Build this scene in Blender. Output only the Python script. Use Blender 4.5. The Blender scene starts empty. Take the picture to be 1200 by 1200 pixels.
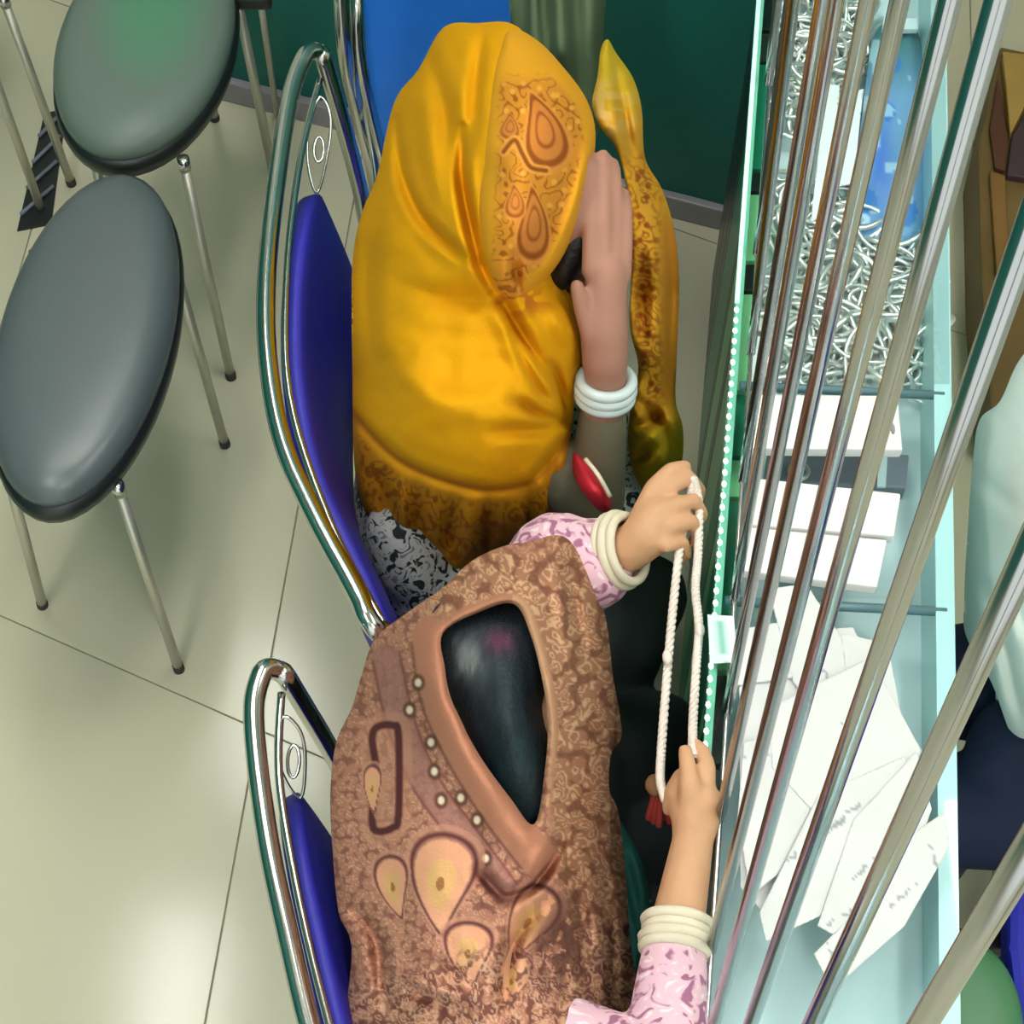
import bpy, bmesh, math, random
import numpy as np
from mathutils import Vector, Matrix, Euler

# ------------------------------------------------------------------ camera / world / light
random.seed(4)
scn = bpy.context.scene
COL = scn.collection
F = 2418.0            # focal length in pixels of a 1200 px frame
CAMH = 3.0            # ceiling camera height
_d = np.array([(550 - 600) / F, -(2100 - 600) / F, -1.0]); _d /= np.linalg.norm(_d)
_z = -_d
_x = np.array([1.0, 0, 0]); _x -= _x.dot(_z) * _z; _x /= np.linalg.norm(_x)
_y = np.cross(_z, _x)
RW = np.array([_x, _y, _z])
cam = bpy.data.objects.new('ceiling_camera', bpy.data.cameras.new('ceiling_camera'))
COL.objects.link(cam)
m4 = Matrix.Identity(4)
for i in range(3):
    for j in range(3):
        m4[i][j] = RW[i][j]
m4[2][3] = CAMH
cam.matrix_world = m4
cam.data.sensor_width = 36.0
cam.data.lens = 36.0 * F / 1200.0
cam.data.clip_start = 0.01
scn.camera = cam

w = bpy.data.worlds.new('shop_world'); scn.world = w; w.use_nodes = True
w.node_tree.nodes['Background'].inputs[0].default_value = (0.86, 0.92, 0.88, 1)
w.node_tree.nodes['Background'].inputs[1].default_value = 1.1
scn.view_settings.view_transform = 'Standard'
scn.view_settings.look = 'None'
scn.view_settings.gamma = 1.0
scn.view_settings.use_curve_mapping = False
scn.view_settings.exposure = 0.36
LAMP = 17.0            # strength of the ceiling light diffusers


# ------------------------------------------------------------------ helpers
def PN(u, v, z):
    """point at height z seen at frame position (u, v) of the survey photograph (vectorised)"""
    u = np.asarray(u, float); v = np.asarray(v, float); z = np.asarray(z, float)
    c = np.stack([(u - 600) / F, -(v - 600) / F, -np.ones_like(u)], -1)
    d = c @ RW.T
    t = (z - CAMH) / d[..., 2]
    p = d * t[..., None]
    p[..., 2] += CAMH
    return p


def P(u, v, z):
    return Vector(PN(u, v, z).tolist())


def lin(c):
    out = []
    for a in c:
        a = a / 255.0
        out.append(a / 12.92 if a <= 0.04045 else ((a + 0.055) / 1.055) ** 2.4)
    return out


def lin_np(a):
    a = np.clip(np.asarray(a, float) / 255.0, 0, 1)
    return np.where(a <= 0.04045, a / 12.92, ((a + 0.055) / 1.055) ** 2.4)


def mat(name, rgb, rough=0.6, metal=0.0, noise=0.0, scale=30.0, bump=0.0, spec=0.5, coat=0.0, emit=0.0, sheen=0.0):
    m = bpy.data.materials.new(name); m.use_nodes = True
    nt = m.node_tree; b = nt.nodes['Principled BSDF']
    c = lin(rgb) + [1]
    b.inputs['Base Color'].default_value = c
    b.inputs['Roughness'].default_value = rough
    b.inputs['Metallic'].default_value = metal
    b.inputs['Specular IOR Level'].default_value = spec
    b.inputs['Coat Weight'].default_value = coat
    b.inputs['Sheen Weight'].default_value = sheen
    if emit:
        b.inputs['Emission Color'].default_value = c
        b.inputs['Emission Strength'].default_value = emit
    if noise or bump:
        tc = nt.nodes.new('ShaderNodeTexCoord')
        n = nt.nodes.new('ShaderNodeTexNoise'); n.inputs['Scale'].default_value = scale
        n.inputs['Detail'].default_value = 4
        nt.links.new(tc.outputs['Object'], n.inputs['Vector'])
        if noise:
            mx = nt.nodes.new('ShaderNodeMix'); mx.data_type = 'RGBA'
            mx.inputs[6].default_value = [v * (1 - noise) for v in c[:3]] + [1]
            mx.inputs[7].default_value = [min(1, v * (1 + noise)) for v in c[:3]] + [1]
            nt.links.new(n.outputs['Fac'], mx.inputs[0])
            nt.links.new(mx.outputs[2], b.inputs['Base Color'])
        if bump:
            bp = nt.nodes.new('ShaderNodeBump'); bp.inputs['Strength'].default_value = bump
            bp.inputs['Distance'].default_value = 0.004
            nt.links.new(n.outputs['Fac'], bp.inputs['Height'])
            nt.links.new(bp.outputs[0], b.inputs['Normal'])
    return m


def mat_print(name, rough=0.8, weave=0.25, sheen=0.0):
    """cloth or paper whose print comes from the mesh's own colour layer"""
    m = mat(name, (128, 128, 128), rough, bump=weave, scale=260.0, sheen=sheen, spec=0.12)
    nt = m.node_tree
    a = nt.nodes.new('ShaderNodeVertexColor'); a.layer_name = 'print'
    nt.links.new(a.outputs['Color'], nt.nodes['Principled BSDF'].inputs['Base Color'])
    return m


def mat_flowers(name, ground, ink, ink2, scale=22.0, lo=0.1, hi=0.2, stretch=(1, 1, 1)):
    """printed cotton: curly blotches on a ground"""
    m = mat(name, ground, 0.8, spec=0.2, sheen=0.1)
    nt = m.node_tree; b = nt.nodes['Principled BSDF']
    tc = nt.nodes.new('ShaderNodeTexCoord'); mp = nt.nodes.new('ShaderNodeMapping')
    mp.inputs['Scale'].default_value = stretch
    nt.links.new(tc.outputs['Object'], mp.inputs[0])
    n = nt.nodes.new('ShaderNodeTexNoise'); n.inputs['Scale'].default_value = scale
    n.inputs['Detail'].default_value = 1.5; n.inputs['Distortion'].default_value = 1.6
    nt.links.new(mp.outputs[0], n.inputs['Vector'])
    r = nt.nodes.new('ShaderNodeValToRGB'); e = r.color_ramp.elements
    e[0].position = 0.40; e[0].color = lin(ink) + [1]
    e[1].position = 0.47; e[1].color = lin(ground) + [1]
    k = e.new(0.60); k.color = lin(ground) + [1]
    k = e.new(0.66); k.color = lin(ink2) + [1]
    nt.links.new(n.outputs['Fac'], r.inputs[0]); nt.links.new(r.outputs[0], b.inputs['Base Color'])
    return m


def tag(o, label=None, cat=None, group=None, kind=None):
    if label: o['label'] = label
    if cat: o['category'] = cat
    if group: o['group'] = group
    if kind: o['kind'] = kind
    return o


def thing(name, label, cat, loc=(0, 0, 0), group=None):
    o = bpy.data.objects.new(name, None); COL.objects.link(o)
    o.location = loc; o.empty_display_size = 0.05
    return tag(o, label, cat, group)


def link_mesh(name, me, m, parent=None, smooth=True):
    """me is in world coordinates; parents sit unrotated, so the child is offset by the parent's place"""
    if m is not None:
        me.materials.clear(); me.materials.append(m)
    if smooth:
        me.polygons.foreach_set('use_smooth', [True] * len(me.polygons))
    o = bpy.data.objects.new(name, me); COL.objects.link(o)
    if parent is not None:
        off = Vector((0, 0, 0)); p = parent
        while p is not None:
            off += p.location; p = p.parent
        o.parent = parent
        o.location = -off
        me.transform(Matrix.Translation(Vector((0, 0, 0))))
    return o


def obj(name, bm, m, parent=None, smooth=True):
    me = bpy.data.meshes.new(name); bm.normal_update(); bm.to_mesh(me); bm.free()
    return link_mesh(name, me, m, parent, smooth)


def add_box(bm, c, s, rz=0.0, bevel=0.0, rot=None):
    M = Matrix.Translation(Vector(c)) @ (rot.to_matrix().to_4x4() if rot else Matrix.Rotation(rz, 4, 'Z')) @ Matrix.Diagonal((s[0], s[1], s[2], 1))
    r = bmesh.ops.create_cube(bm, size=1.0, matrix=M)
    if bevel:
        es = list({e for v in r['verts'] for e in v.link_edges})
        bmesh.ops.bevel(bm, geom=es, offset=bevel, segments=2, profile=0.6, affect='EDGES')
    return bm


def add_prism(bm, top, h, bevel=0.0):
    """slab under the polygon top (list of 3-D points), h deep"""
    a = [bm.verts.new(Vector(p)) for p in top]
    b = [bm.verts.new(Vector(p) - Vector((0, 0, h))) for p in top]
    n = len(a)
    fs = [bm.faces.new(a), bm.faces.new(b[::-1])]
    for i in range(n):
        fs.append(bm.faces.new((a[i], b[i], b[(i + 1) % n], a[(i + 1) % n])))
    bmesh.ops.recalc_face_normals(bm, faces=fs)
    if bevel:
        es = list({e for f in fs for e in f.edges})
        bmesh.ops.bevel(bm, geom=es, offset=bevel, segments=2, profile=0.6, affect='EDGES')
    return bm


def smooth_path(pts, n=8, closed=False):
    pts = [Vector(p) for p in pts]
    out = []; N = len(pts)
    rng = range(N if closed else N - 1)
    for i in rng:
        if closed:
            p0, p1, p2, p3 = pts[i - 1], pts[i], pts[(i + 1) % N], pts[(i + 2) % N]
        else:
            p0, p1, p2, p3 = pts[max(i - 1, 0)], pts[i], pts[i + 1], pts[min(i + 2, N - 1)]
        for k in range(n):
            t = k / n
            out.append(0.5 * ((2 * p1) + (p2 - p0) * t + (2 * p0 - 5 * p1 + 4 * p2 - p3) * t * t + (3 * p1 - p0 - 3 * p2 + p3) * t ** 3))
    if not closed:
        out.append(pts[-1])
    return out


def add_tube(bm, pts, r, seg=10, closed=False, cap=True):
    pts = [Vector(p) for p in pts]; n = len(pts)
    rr = r if isinstance(r, (list, tuple)) else [r] * n
    rings = []; up = None
    for i, p in enumerate(pts):
        a = pts[i - 1] if (i > 0 or closed) else p
        b = pts[(i + 1) % n] if (i < n - 1 or closed) else p
        t = (b - a)
        if t.length < 1e-9: t = Vector((0, 0, 1))
        t.normalize()
        if up is None:
            up = t.orthogonal().normalized()
        up = (up - t * up.dot(t))
        if up.length < 1e-6: up = t.orthogonal()
        up.normalize(); s = t.cross(up)
        rings.append([bm.verts.new(p + (up * math.cos(2 * math.pi * k / seg) + s * math.sin(2 * math.pi * k / seg)) * rr[i]) for k in range(seg)])
    for i in range(n if closed else n - 1):
        A, B = rings[i], rings[(i + 1) % n]
        for k in range(seg):
            bm.faces.new((A[k], A[(k + 1) % seg], B[(k + 1) % seg], B[k]))
    if cap and not closed:
        bm.faces.new(rings[0][::-1]); bm.faces.new(rings[-1])
    return bm


def add_ellipsoid(bm, c, r, rot=(0, 0, 0), sub=3):
    M = Matrix.Translation(Vector(c)) @ Euler(rot).to_matrix().to_4x4() @ Matrix.Diagonal((r[0], r[1], r[2], 1))
    bmesh.ops.create_icosphere(bm, subdivisions=sub, radius=1.0, matrix=M)
    return bm


def add_capsule(bm, pts, radii, seg=14):
    """chain of tapered limbs with round joints; every piece is a closed shell (fused later by remeshing)"""
    pts = [Vector(p) for p in pts]
    for p, r in zip(pts, radii):
        add_ellipsoid(bm, p, (r, r, r), sub=2)
    for i in range(len(pts) - 1):
        a, b = pts[i], pts[i + 1]; d = b - a
        if d.length < 1e-6: continue
        M = Matrix.Translation((a + b) / 2) @ d.to_track_quat('Z', 'Y').to_matrix().to_4x4()
        bmesh.ops.create_cone(bm, cap_ends=True, segments=seg, radius1=radii[i], radius2=radii[i + 1], depth=d.length, matrix=M)
    return bm


def fuse(name, bm, m, parent, voxel=0.005, smooth=6):
    """one continuous skin over the closed shells in bm"""
    me = bpy.data.meshes.new(name + '_raw'); bm.to_mesh(me); bm.free()
    t = bpy.data.objects.new(name + '_raw', me); COL.objects.link(t)
    md = t.modifiers.new('r', 'REMESH'); md.mode = 'VOXEL'; md.voxel_size = voxel
    sm = t.modifiers.new('s', 'SMOOTH'); sm.iterations = smooth; sm.factor = 0.5
    dg = bpy.context.evaluated_depsgraph_get(); dg.update()
    out = bpy.data.meshes.new_from_object(t.evaluated_get(dg)); out.name = name
    bpy.data.objects.remove(t); bpy.data.meshes.remove(me)
    return link_mesh(name, out, m, parent)


# ---- numpy fields for cloth: all in the cloth's own flat coordinates (u right, v down)
def poly_pts(pts, n=6, closed=True):
    return np.array([p[:2] for p in smooth_path([(a[0], a[1], 0) for a in pts], n, closed)])


def seg_dist(U, V, line, closed=False):
    d = np.full(U.shape, 1e9)
    L = len(line)
    for i in range(L if closed else L - 1):
        a = line[i]; b = line[(i + 1) % L]
        ab = b - a; q = ab.dot(ab) + 1e-9
        t = np.clip(((U - a[0]) * ab[0] + (V - a[1]) * ab[1]) / q, 0, 1)
        d = np.minimum(d, np.hypot(U - a[0] - t * ab[0], V - a[1] - t * ab[1]))
    return d


def seg_dist_s(U, V, line):
    """distance to an open line and where along it (0..1) the nearest point lies"""
    d = np.full(U.shape, 1e9); s = np.zeros(U.shape)
    ln = np.hypot(*(line[1:] - line[:-1]).T); cum = np.concatenate([[0], np.cumsum(ln)])
    for i in range(len(line) - 1):
        a = line[i]; ab = line[i + 1] - a; q = ab.dot(ab) + 1e-9
        t = np.clip(((U - a[0]) * ab[0] + (V - a[1]) * ab[1]) / q, 0, 1)
        e = np.hypot(U - a[0] - t * ab[0], V - a[1] - t * ab[1])
        k = e < d; d[k] = e[k]; s[k] = ((cum[i] + t * ln[i]) / cum[-1])[k]
    return d, s


def inside(U, V, poly):
    r = np.zeros(U.shape, bool); j = len(poly) - 1
    for i in range(len(poly)):
        xi, yi = poly[i]; xj, yj = poly[j]
        c = ((yi > V) != (yj > V)) & (U < (xj - xi) * (V - yi) / (yj - yi + 1e-12) + xi)
        r ^= c; j = i
    return r


def sdist(U, V, poly):
    d = seg_dist(U, V, poly, True)
    return np.where(inside(U, V, poly), d, -d)


def closest(U, V, poly):
    bd = np.full(U.shape, 1e9); bx = U.copy(); by = V.copy(); L = len(poly)
    for i in range(L):
        a = poly[i]; b = poly[(i + 1) % L]; ab = b - a; q = ab.dot(ab) + 1e-9
        t = np.clip(((U - a[0]) * ab[0] + (V - a[1]) * ab[1]) / q, 0, 1)
        x = a[0] + t * ab[0]; y = a[1] + t * ab[1]; d = np.hypot(U - x, V - y)
        k = d < bd; bd[k] = d[k]; bx[k] = x[k]; by[k] = y[k]
    return bx, by


def tps(ctrl, U, V, lam=0.02):
    c = np.array(ctrl, float); X = c[:, :2] / 100.0; z = c[:, 2]; n = len(c)
    def ph(r2): return 0.5 * r2 * np.log(r2 + 1e-9)
    K = ph(((X[:, None] - X[None]) ** 2).sum(-1)) + lam * np.eye(n)
    Q = np.hstack([np.ones((n, 1)), X])
    A = np.zeros((n + 3, n + 3)); A[:n, :n] = K; A[:n, n:] = Q; A[n:, :n] = Q.T
    s = np.linalg.solve(A, np.concatenate([z, np.zeros(3)]))
    u = U / 100.0; v = V / 100.0
    out = s[n] + s[n + 1] * u + s[n + 2] * v
    for i in range(n):
        out = out + s[i] * ph((u - X[i, 0]) ** 2 + (v - X[i, 1]) ** 2)
    return out


def vnoise(U, V, s, seed=0):
    x = U / s; y = V / s; xi = np.floor(x).astype(int); yi = np.floor(y).astype(int)
    fx = x - xi; fy = y - yi; fx = fx * fx * (3 - 2 * fx); fy = fy * fy * (3 - 2 * fy)
    def h(a, b):
        k = (a * 374761393 + b * 668265263 + seed * 974634) & 0xffffffff
        k = ((k ^ (k >> 13)) * 1274126177) & 0xffffffff
        return ((k ^ (k >> 16)) & 0xffff) / 65535.0
    return (h(xi, yi) * (1 - fx) + h(xi + 1, yi) * fx) * (1 - fy) + (h(xi, yi + 1) * (1 - fx) + h(xi + 1, yi + 1) * fx) * fy


def worley(U, V, s, seed=0):
    x = U / s; y = V / s; xi = np.floor(x).astype(int); yi = np.floor(y).astype(int)
    f1 = np.full(U.shape, 9.0); f2 = np.full(U.shape, 9.0)
    for dx in (-1, 0, 1):
        for dy in (-1, 0, 1):
            a = xi + dx; b = yi + dy
            def h(q):
                k = (a * 374761393 + b * 668265263 + q * 974634 + seed * 77771) & 0xffffffff
                k = ((k ^ (k >> 13)) * 1274126177) & 0xffffffff
                return ((k ^ (k >> 16)) & 0xffff) / 65535.0
            d = np.hypot(a + h(1) - x, b + h(2) - y)
            f2 = np.minimum(f2, np.maximum(f1, d)); f1 = np.minimum(f1, d)
    return f1, f2


def mixc(col, rgb, k):
    k = np.clip(k, 0, 1)[..., None]
    return col * (1 - k) + np.array(rgb, float) * k


def cloth(name, outline, ctrl, m, parent, step=3.0, holes=(), folds=(), roll=(0.03, 8.0), paint=None, thick=0.004, base=(200, 200, 200), lam=0.02, wob=0.0, sharp=False):
    """a cloth cut along an outline and draped at the heights given by the control points"""
    poly = np.array([p[:2] for p in outline], float) if sharp else poly_pts(outline)
    hp = [poly_pts(h, 6) for h in holes]
    lo = poly.min(0) - step * 2; hi = poly.max(0) + step * 2
    us = np.arange(lo[0], hi[0] + step, step); vs = np.arange(lo[1], hi[1] + step, step)
    U, V = np.meshgrid(us, vs)
    d = sdist(U, V, poly)
    near = (d < 0) & (d > -step * 1.3)
    cu, cv = closest(U, V, poly)
    U = np.where(near, cu, U); V = np.where(near, cv, V)
    ok = d > -step * 1.3
    edge = np.maximum(d, 0)
    for h in hp:
        dh = -sdist(U, V, h)
        nr = (dh < 0) & (dh > -step * 1.3)
        cu, cv = closest(U, V, h)
        U = np.where(nr, cu, U); V = np.where(nr, cv, V)
        ok &= dh > -step * 1.3
        edge = np.minimum(edge, np.maximum(dh, 0) * 1.6)
    z = tps(ctrl, U, V, lam)
    for ln, dep, wid in folds:
        f, sp = seg_dist_s(U, V, poly_pts(ln, 5, False))
        tp = np.clip(np.sin(np.pi * np.clip(sp * .92 + .04, 0, 1)), 0, 1) ** .7
        wd = wid * 1.25
        z = z + dep * FOLD * tp * (np.exp(-(f / wd) ** 2) - .30 * np.exp(-((f - wd * 2.1) / (wd * 1.2)) ** 2))
    if wob:
        z = z + wob * (vnoise(U, V, 38, 3) - 0.5) + wob * 0.5 * (vnoise(U, V, 17, 5) - 0.5)
    z = z - roll[0] * np.exp(-edge / roll[1])
    col = np.empty(U.shape + (3,)); col[:] = base
    if paint is not None:
        col = paint(U, V, d, col)
    pts = PN(U, V, z); back = PN(U, V, z - thick)
    n = int(ok.sum())
    idx = -np.ones(U.shape, int); idx[ok] = np.arange(n)
    a = idx[:-1, :-1]; b = idx[1:, :-1]; c = idx[1:, 1:]; e = idx[:-1, 1:]
    q = np.stack([a, b, c, e], -1)[(a >= 0) & (b >= 0) & (c >= 0) & (e >= 0)]
    ed = np.concatenate([q[:, [0, 1]], q[:, [1, 2]], q[:, [2, 3]], q[:, [3, 0]]])
    key = np.sort(ed, 1); key = key[:, 0] * n + key[:, 1]
    _, inv, cnt = np.unique(key, return_inverse=True, return_counts=True)
    rim = ed[cnt[inv] == 1]
    faces = np.concatenate([q, q[:, ::-1] + n, np.stack([rim[:, 1], rim[:, 0], rim[:, 0] + n, rim[:, 1] + n], -1)])
    me = bpy.data.meshes.new(name)
    me.from_pydata(np.concatenate([pts[ok], back[ok]]).tolist(), [], faces.tolist())
    at = me.color_attributes.new('print', 'FLOAT_COLOR', 'POINT')
    cc = np.ones((2 * n, 4), np.float32); cc[:n, :3] = cc[n:, :3] = lin_np(col[ok])
    at.data.foreach_set('color', cc.ravel())
    me.update(); me.validate()
    return link_mesh(name, me, m, parent)


FOLD = 1.9


def copy_tree(o, parent=None):
    c = o.copy(); COL.objects.link(c); c.parent = parent
    for ch in list(o.children):
        copy_tree(ch, c)
    return c


# ------------------------------------------------------------------ materials
CHROME = mat('polished_chrome', (205, 205, 200), 0.16, 1.0)
CHROME_DULL = mat('brushed_chrome', (196, 194, 178), 0.4, 0.7)
STEEL = mat('steel_bar', (184, 185, 186), 0.17, 1.0)
BLUE = mat('blue_upholstery', (45, 42, 165), 0.55, noise=0.12, scale=60, bump=0.15)
VINYL = mat('grey_vinyl', (82, 92, 93), 0.34, noise=0.06, scale=20, bump=0.05, spec=0.6)
RIM = mat('black_rim', (26, 32, 32), 0.4)
RUBBER = mat('dark_rubber', (52, 50, 46), 0.7)
SKIN_TAN = mat('tan_skin', (205, 158, 120), 0.55, noise=0.08, scale=40, spec=0.35)
SKIN_BROWN = mat('brown_skin', (168, 122, 104), 0.55, noise=0.06, scale=40, spec=0.35)
TEAL = mat('teal_painted_wall', (2, 104, 94), 0.4, noise=0.12, scale=3)
SKIRT = mat('grey_skirting', (150, 145, 150), 0.35)
PAPER = mat_print('printed_paper', 0.7, 0.05, 0.0)
YELLOW = mat_print('yellow_scarf_cloth', 0.75, 0.25)
BROWN = mat_print('brown_shawl_cloth', 0.8, 0.35)
WHITEBOX = mat('white_card', (230, 230, 226), 0.5)
GREYTRAY = mat('grey_tray', (120, 126, 140), 0.5)
SILVER = mat('silver', (236, 236, 232), 0.34, 0.85)
DARKCLOTH = mat('black_green_cotton', (30, 40, 40), 0.85, noise=0.25, scale=14, bump=0.2)
FLORAL = mat_flowers('white_black_floral_cotton', (190, 192, 190), (40, 48, 50), (120, 128, 132), 55)
PINK = mat_flowers('pink_floral_cotton', (232, 190, 205), (165, 108, 138), (240, 222, 226), 38)
CREAM = mat('cream_cuff', (222, 214, 190), 0.8, noise=0.1, scale=60, bump=0.2)
GREYGREEN = mat('grey_green_cotton', (104, 112, 84), 0.85, noise=0.15, scale=10, bump=0.15)
HAIR = mat('black_hair', (18, 18, 20), 0.4, bump=0.4, scale=90)
RED = mat('red_cloth', (205, 40, 58), 0.6, noise=0.1, scale=30)
SHIRT = mat('white_shirt_cotton', (222, 232, 224), 0.8, noise=0.04, scale=20, bump=0.15)
NAVY = mat('navy_trousers', (14, 26, 58), 0.8, noise=0.1, scale=20, bump=0.1)


def mat_glass(name, tint=(0.95, 0.99, 0.985), refl=0.22):
    m = bpy.data.materials.new(name); m.use_nodes = True
    nt = m.node_tree; nt.nodes.clear()
    o = nt.nodes.new('ShaderNodeOutputMaterial'); mx = nt.nodes.new('ShaderNodeMixShader')
    t = nt.nodes.new('ShaderNodeBsdfTransparent'); t.inputs[0].default_value = tuple(tint) + (1,)
    g = nt.nodes.new('ShaderNodeBsdfGlossy'); g.inputs['Roughness'].default_value = 0.03
    fr = nt.nodes.new('ShaderNodeFresnel'); fr.inputs[0].default_value = 1.5
    ge = nt.nodes.new('ShaderNodeNewGeometry'); sb = nt.nodes.new('ShaderNodeMath'); sb.operation = 'SUBTRACT'
    sb.use_clamp = True                       # the inner face of a thin pane adds no second mirror image
    nt.links.new(fr.outputs[0], sb.inputs[0]); nt.links.new(ge.outputs['Backfacing'], sb.inputs[1])
    nt.links.new(sb.outputs[0], mx.inputs[0]); nt.links.new(t.outputs[0], mx.inputs[1]); nt.links.new(g.outputs[0], mx.inputs[2])
    nt.links.new(mx.outputs[0], o.inputs[0])
    return m


GLASS = mat_glass('counter_glass')
GREENGLASS = mat('green_glass_edge', (110, 190, 160), 0.12, spec=0.7)


# ------------------------------------------------------------------ the room
FLOORM = mat('polished_beige_tile', (204, 200, 172), 0.15, noise=0.10, scale=2.2, spec=0.4)
GROUT = mat('grout', (146, 140, 120), 0.8)
WALLP = mat('painted_wall', (205, 208, 196), 0.7, noise=0.04, scale=4)
CEIL = mat('white_ceiling', (225, 225, 220), 0.8, noise=0.03, scale=5)

bm = bmesh.new()
add_box(bm, (0.1, 1.2, -0.038), (4.4, 5.6, 0.07))
floor = tag(obj('floor', bm, GROUT, None, False), kind='structure')
# tiles: two joint directions read off the visible joints
O = P(300, 850, 0) + Vector((0.0, 0.0, 0))
A0, A1 = P(372, 470, 0), P(240, 1200, 0)
eA = (A0 - A1).normalized()                 # along the joint beside the blue chairs
B0, B1 = P(20, 730, 0), P(292, 850, 0)
eB = (B1 - B0).normalized()
# crossing of both joints
t_ = ((B0.x - A1.x) * eB.y - (B0.y - A1.y) * eB.x) / (eA.x * eB.y - eA.y * eB.x)
X0 = A1 + eA * t_
LA, LB = 1.32, 0.62
gap = 0.0012
bm = bmesh.new()
ta = [(gap, gap), (LA - gap, gap), (LA - gap, LB - gap), (gap, LB - gap)]
tile_mesh = None
for i in range(-4, 4):
    for j in range(-4, 5):
        o_ = X0 + eA * (i * LA) + eB * (j * LB)
        c_ = o_ + eA * LA / 2 + eB * LB / 2
        if not (-2.0 < c_.x < 2.2 and -1.4 < c_.y < 3.9):
            continue
        if tile_mesh is None:
            bm = bmesh.new()
            add_prism(bm, [eA * a + eB * b for a, b in ta], 0.012, 0.0012)
            tile_mesh = bpy.data.meshes.new('tile'); bm.normal_update(); bm.to_mesh(tile_mesh); bm.free()
            tile_mesh.materials.append(FLOORM)
        t = bpy.data.objects.new('tile', tile_mesh); COL.objects.link(t)
        t.parent = floor; t.location = o_ + Vector((0, 0, 0.0))


def wall(name, p, q, h, m, th=0.06):
    p = Vector(p); q = Vector(q); d = (q - p); n = Vector((-d.y, d.x, 0)).normalized() * th
    bm = bmesh.new()
    add_prism(bm, [p + Vector((0, 0, h)), q + Vector((0, 0, h)), q + n + Vector((0, 0, h)), p + n + Vector((0, 0, h))], h)
    return tag(obj(name, bm, m, None, False), kind='structure')


ROOMH = 3.3
W0, W1 = P(255, 108, 0), P(862, 266, 0)
dW = (W1 - W0).normalized()
wall('wall_back', W0, W0 + dW * 1.28, ROOMH, TEAL)
wb2 = wall('wall_rear', Vector((-2.0, 3.72, 0)), Vector((2.1, 3.72, 0)), ROOMH, WALLP)
wall('wall_left', Vector((-2.0, -1.4, 0)), Vector((-2.0, 3.78, 0)), ROOMH, TEAL)
wall('wall_right', Vector((2.1, 3.78, 0)), Vector((2.1, -1.4, 0)), ROOMH, WALLP)
bm = bmesh.new(); add_box(bm, (0.05, 1.2, ROOMH + 0.03), (4.3, 5.4, 0.06))
tag(obj('ceiling', bm, CEIL, None, False), kind='structure')
# skirting along the teal wall
nW = Vector((dW.y, -dW.x, 0))
bm = bmesh.new()
a, b = W0, W0 + dW * 1.28
add_prism(bm, [p + Vector((0, 0, 0.055)) for p in (a, b, b + nW * 0.018, a + nW * 0.018)], 0.055, 0.004)
tag(obj('baseboard_back', bm, SKIRT, None, False), kind='structure')

DIFF = bpy.data.materials.new('light_diffuser'); DIFF.use_nodes = True
_b = DIFF.node_tree.nodes['Principled BSDF']
_b.inputs['Base Color'].default_value = (0.9, 0.9, 0.9, 1)
_b.inputs['Emission Color'].default_value = (1.0, 0.985, 0.94, 1)
_b.inputs['Emission Strength'].default_value = LAMP
LIGHTS = [(-0.95, 0.55, 0.34, 1.15, 'over the bare floor'), (1.25, 1.35, 0.34, 1.3, 'behind the glass counter'),
          (-0.66, 3.05, 0.3, 0.6, 'near the teal wall'), (-0.93, 2.08, 0.26, 0.62, 'added over the padded stools to brighten the floor'), (-0.2, 2.2, 0.34, 0.9, 'added over the woman in yellow to brighten the floor'), (0.35, -0.6, 0.34, 1.15, 'nearest the shop entrance')]  # panels over stools and yellow woman are added to brighten the back floor
for (x, y, sx, sy, where) in LIGHTS:
    L = thing('ceiling_light', 'flat white ceiling light panel ' + where, 'light', (x, y, ROOMH))
    bm = bmesh.new()
    for (cx, cy, wx, wy) in ((0, sy / 2, sx + .04, .03), (0, -sy / 2, sx + .04, .03), (sx / 2, 0, .03, sy), (-sx / 2, 0, .03, sy)):
        add_box(bm, (x + cx, y + cy, ROOMH - 0.02), (wx, wy, 0.04), bevel=0.004)
    obj('frame', bm, WHITEBOX, L, False)
    bm = bmesh.new(); add_box(bm, (x, y, ROOMH - 0.014), (sx - 0.01, sy - 0.01, 0.02))
    obj('diffuser', bm, DIFF, L, False)

# ------------------------------------------------------------------ the counter
CZ = 0.90
def edge_x(y):                       # front edge of the counter top
    return 0.219 + (y - 0.68) * (0.101 / 0.88)
def back_x(y):
    return 0.506 + (y - 0.68) * (0.150 / 1.487)
Y0, Y1 = 0.05, 2.34
def strip(ya, yb, xa, xb, z):        # quad between two running offsets
    return [Vector((xa(ya), ya, z)), Vector((xb(ya), ya, z)), Vector((xb(yb), yb, z)), Vector((xa(yb), yb, z))]

counter = thing('showcase_counter', 'long glass-topped jewellery counter with dark green front behind chrome bars', 'counter', (0.3, 1.2, 0))
BODYM = mat('dark_green_laminate', (14, 46, 40), 0.18, noise=0.15, scale=5)
CASEM = mat('pale_blue_lining', (206, 224, 228), 0.55, noise=0.06, scale=6)
bm = bmesh.new()
add_prism(bm, strip(Y0, Y1, lambda y: edge_x(y) + .02, lambda y: back_x(y) - .01, 0.76), 0.70)
obj('cabinet_body', bm, BODYM, counter, False)
bm = bmesh.new()
add_prism(bm, strip(Y0, Y1, lambda y: edge_x(y) + .04, lambda y: back_x(y) - .04, 0.06), 0.06)
obj('plinth', bm, RUBBER, counter, False)
bm = bmesh.new()
add_prism(bm, strip(Y0, Y1, lambda y: edge_x(y) + .012, lambda y: back_x(y) - .02, 0.80), 0.04)
obj('display_deck', bm, CASEM, counter, False)
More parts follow.
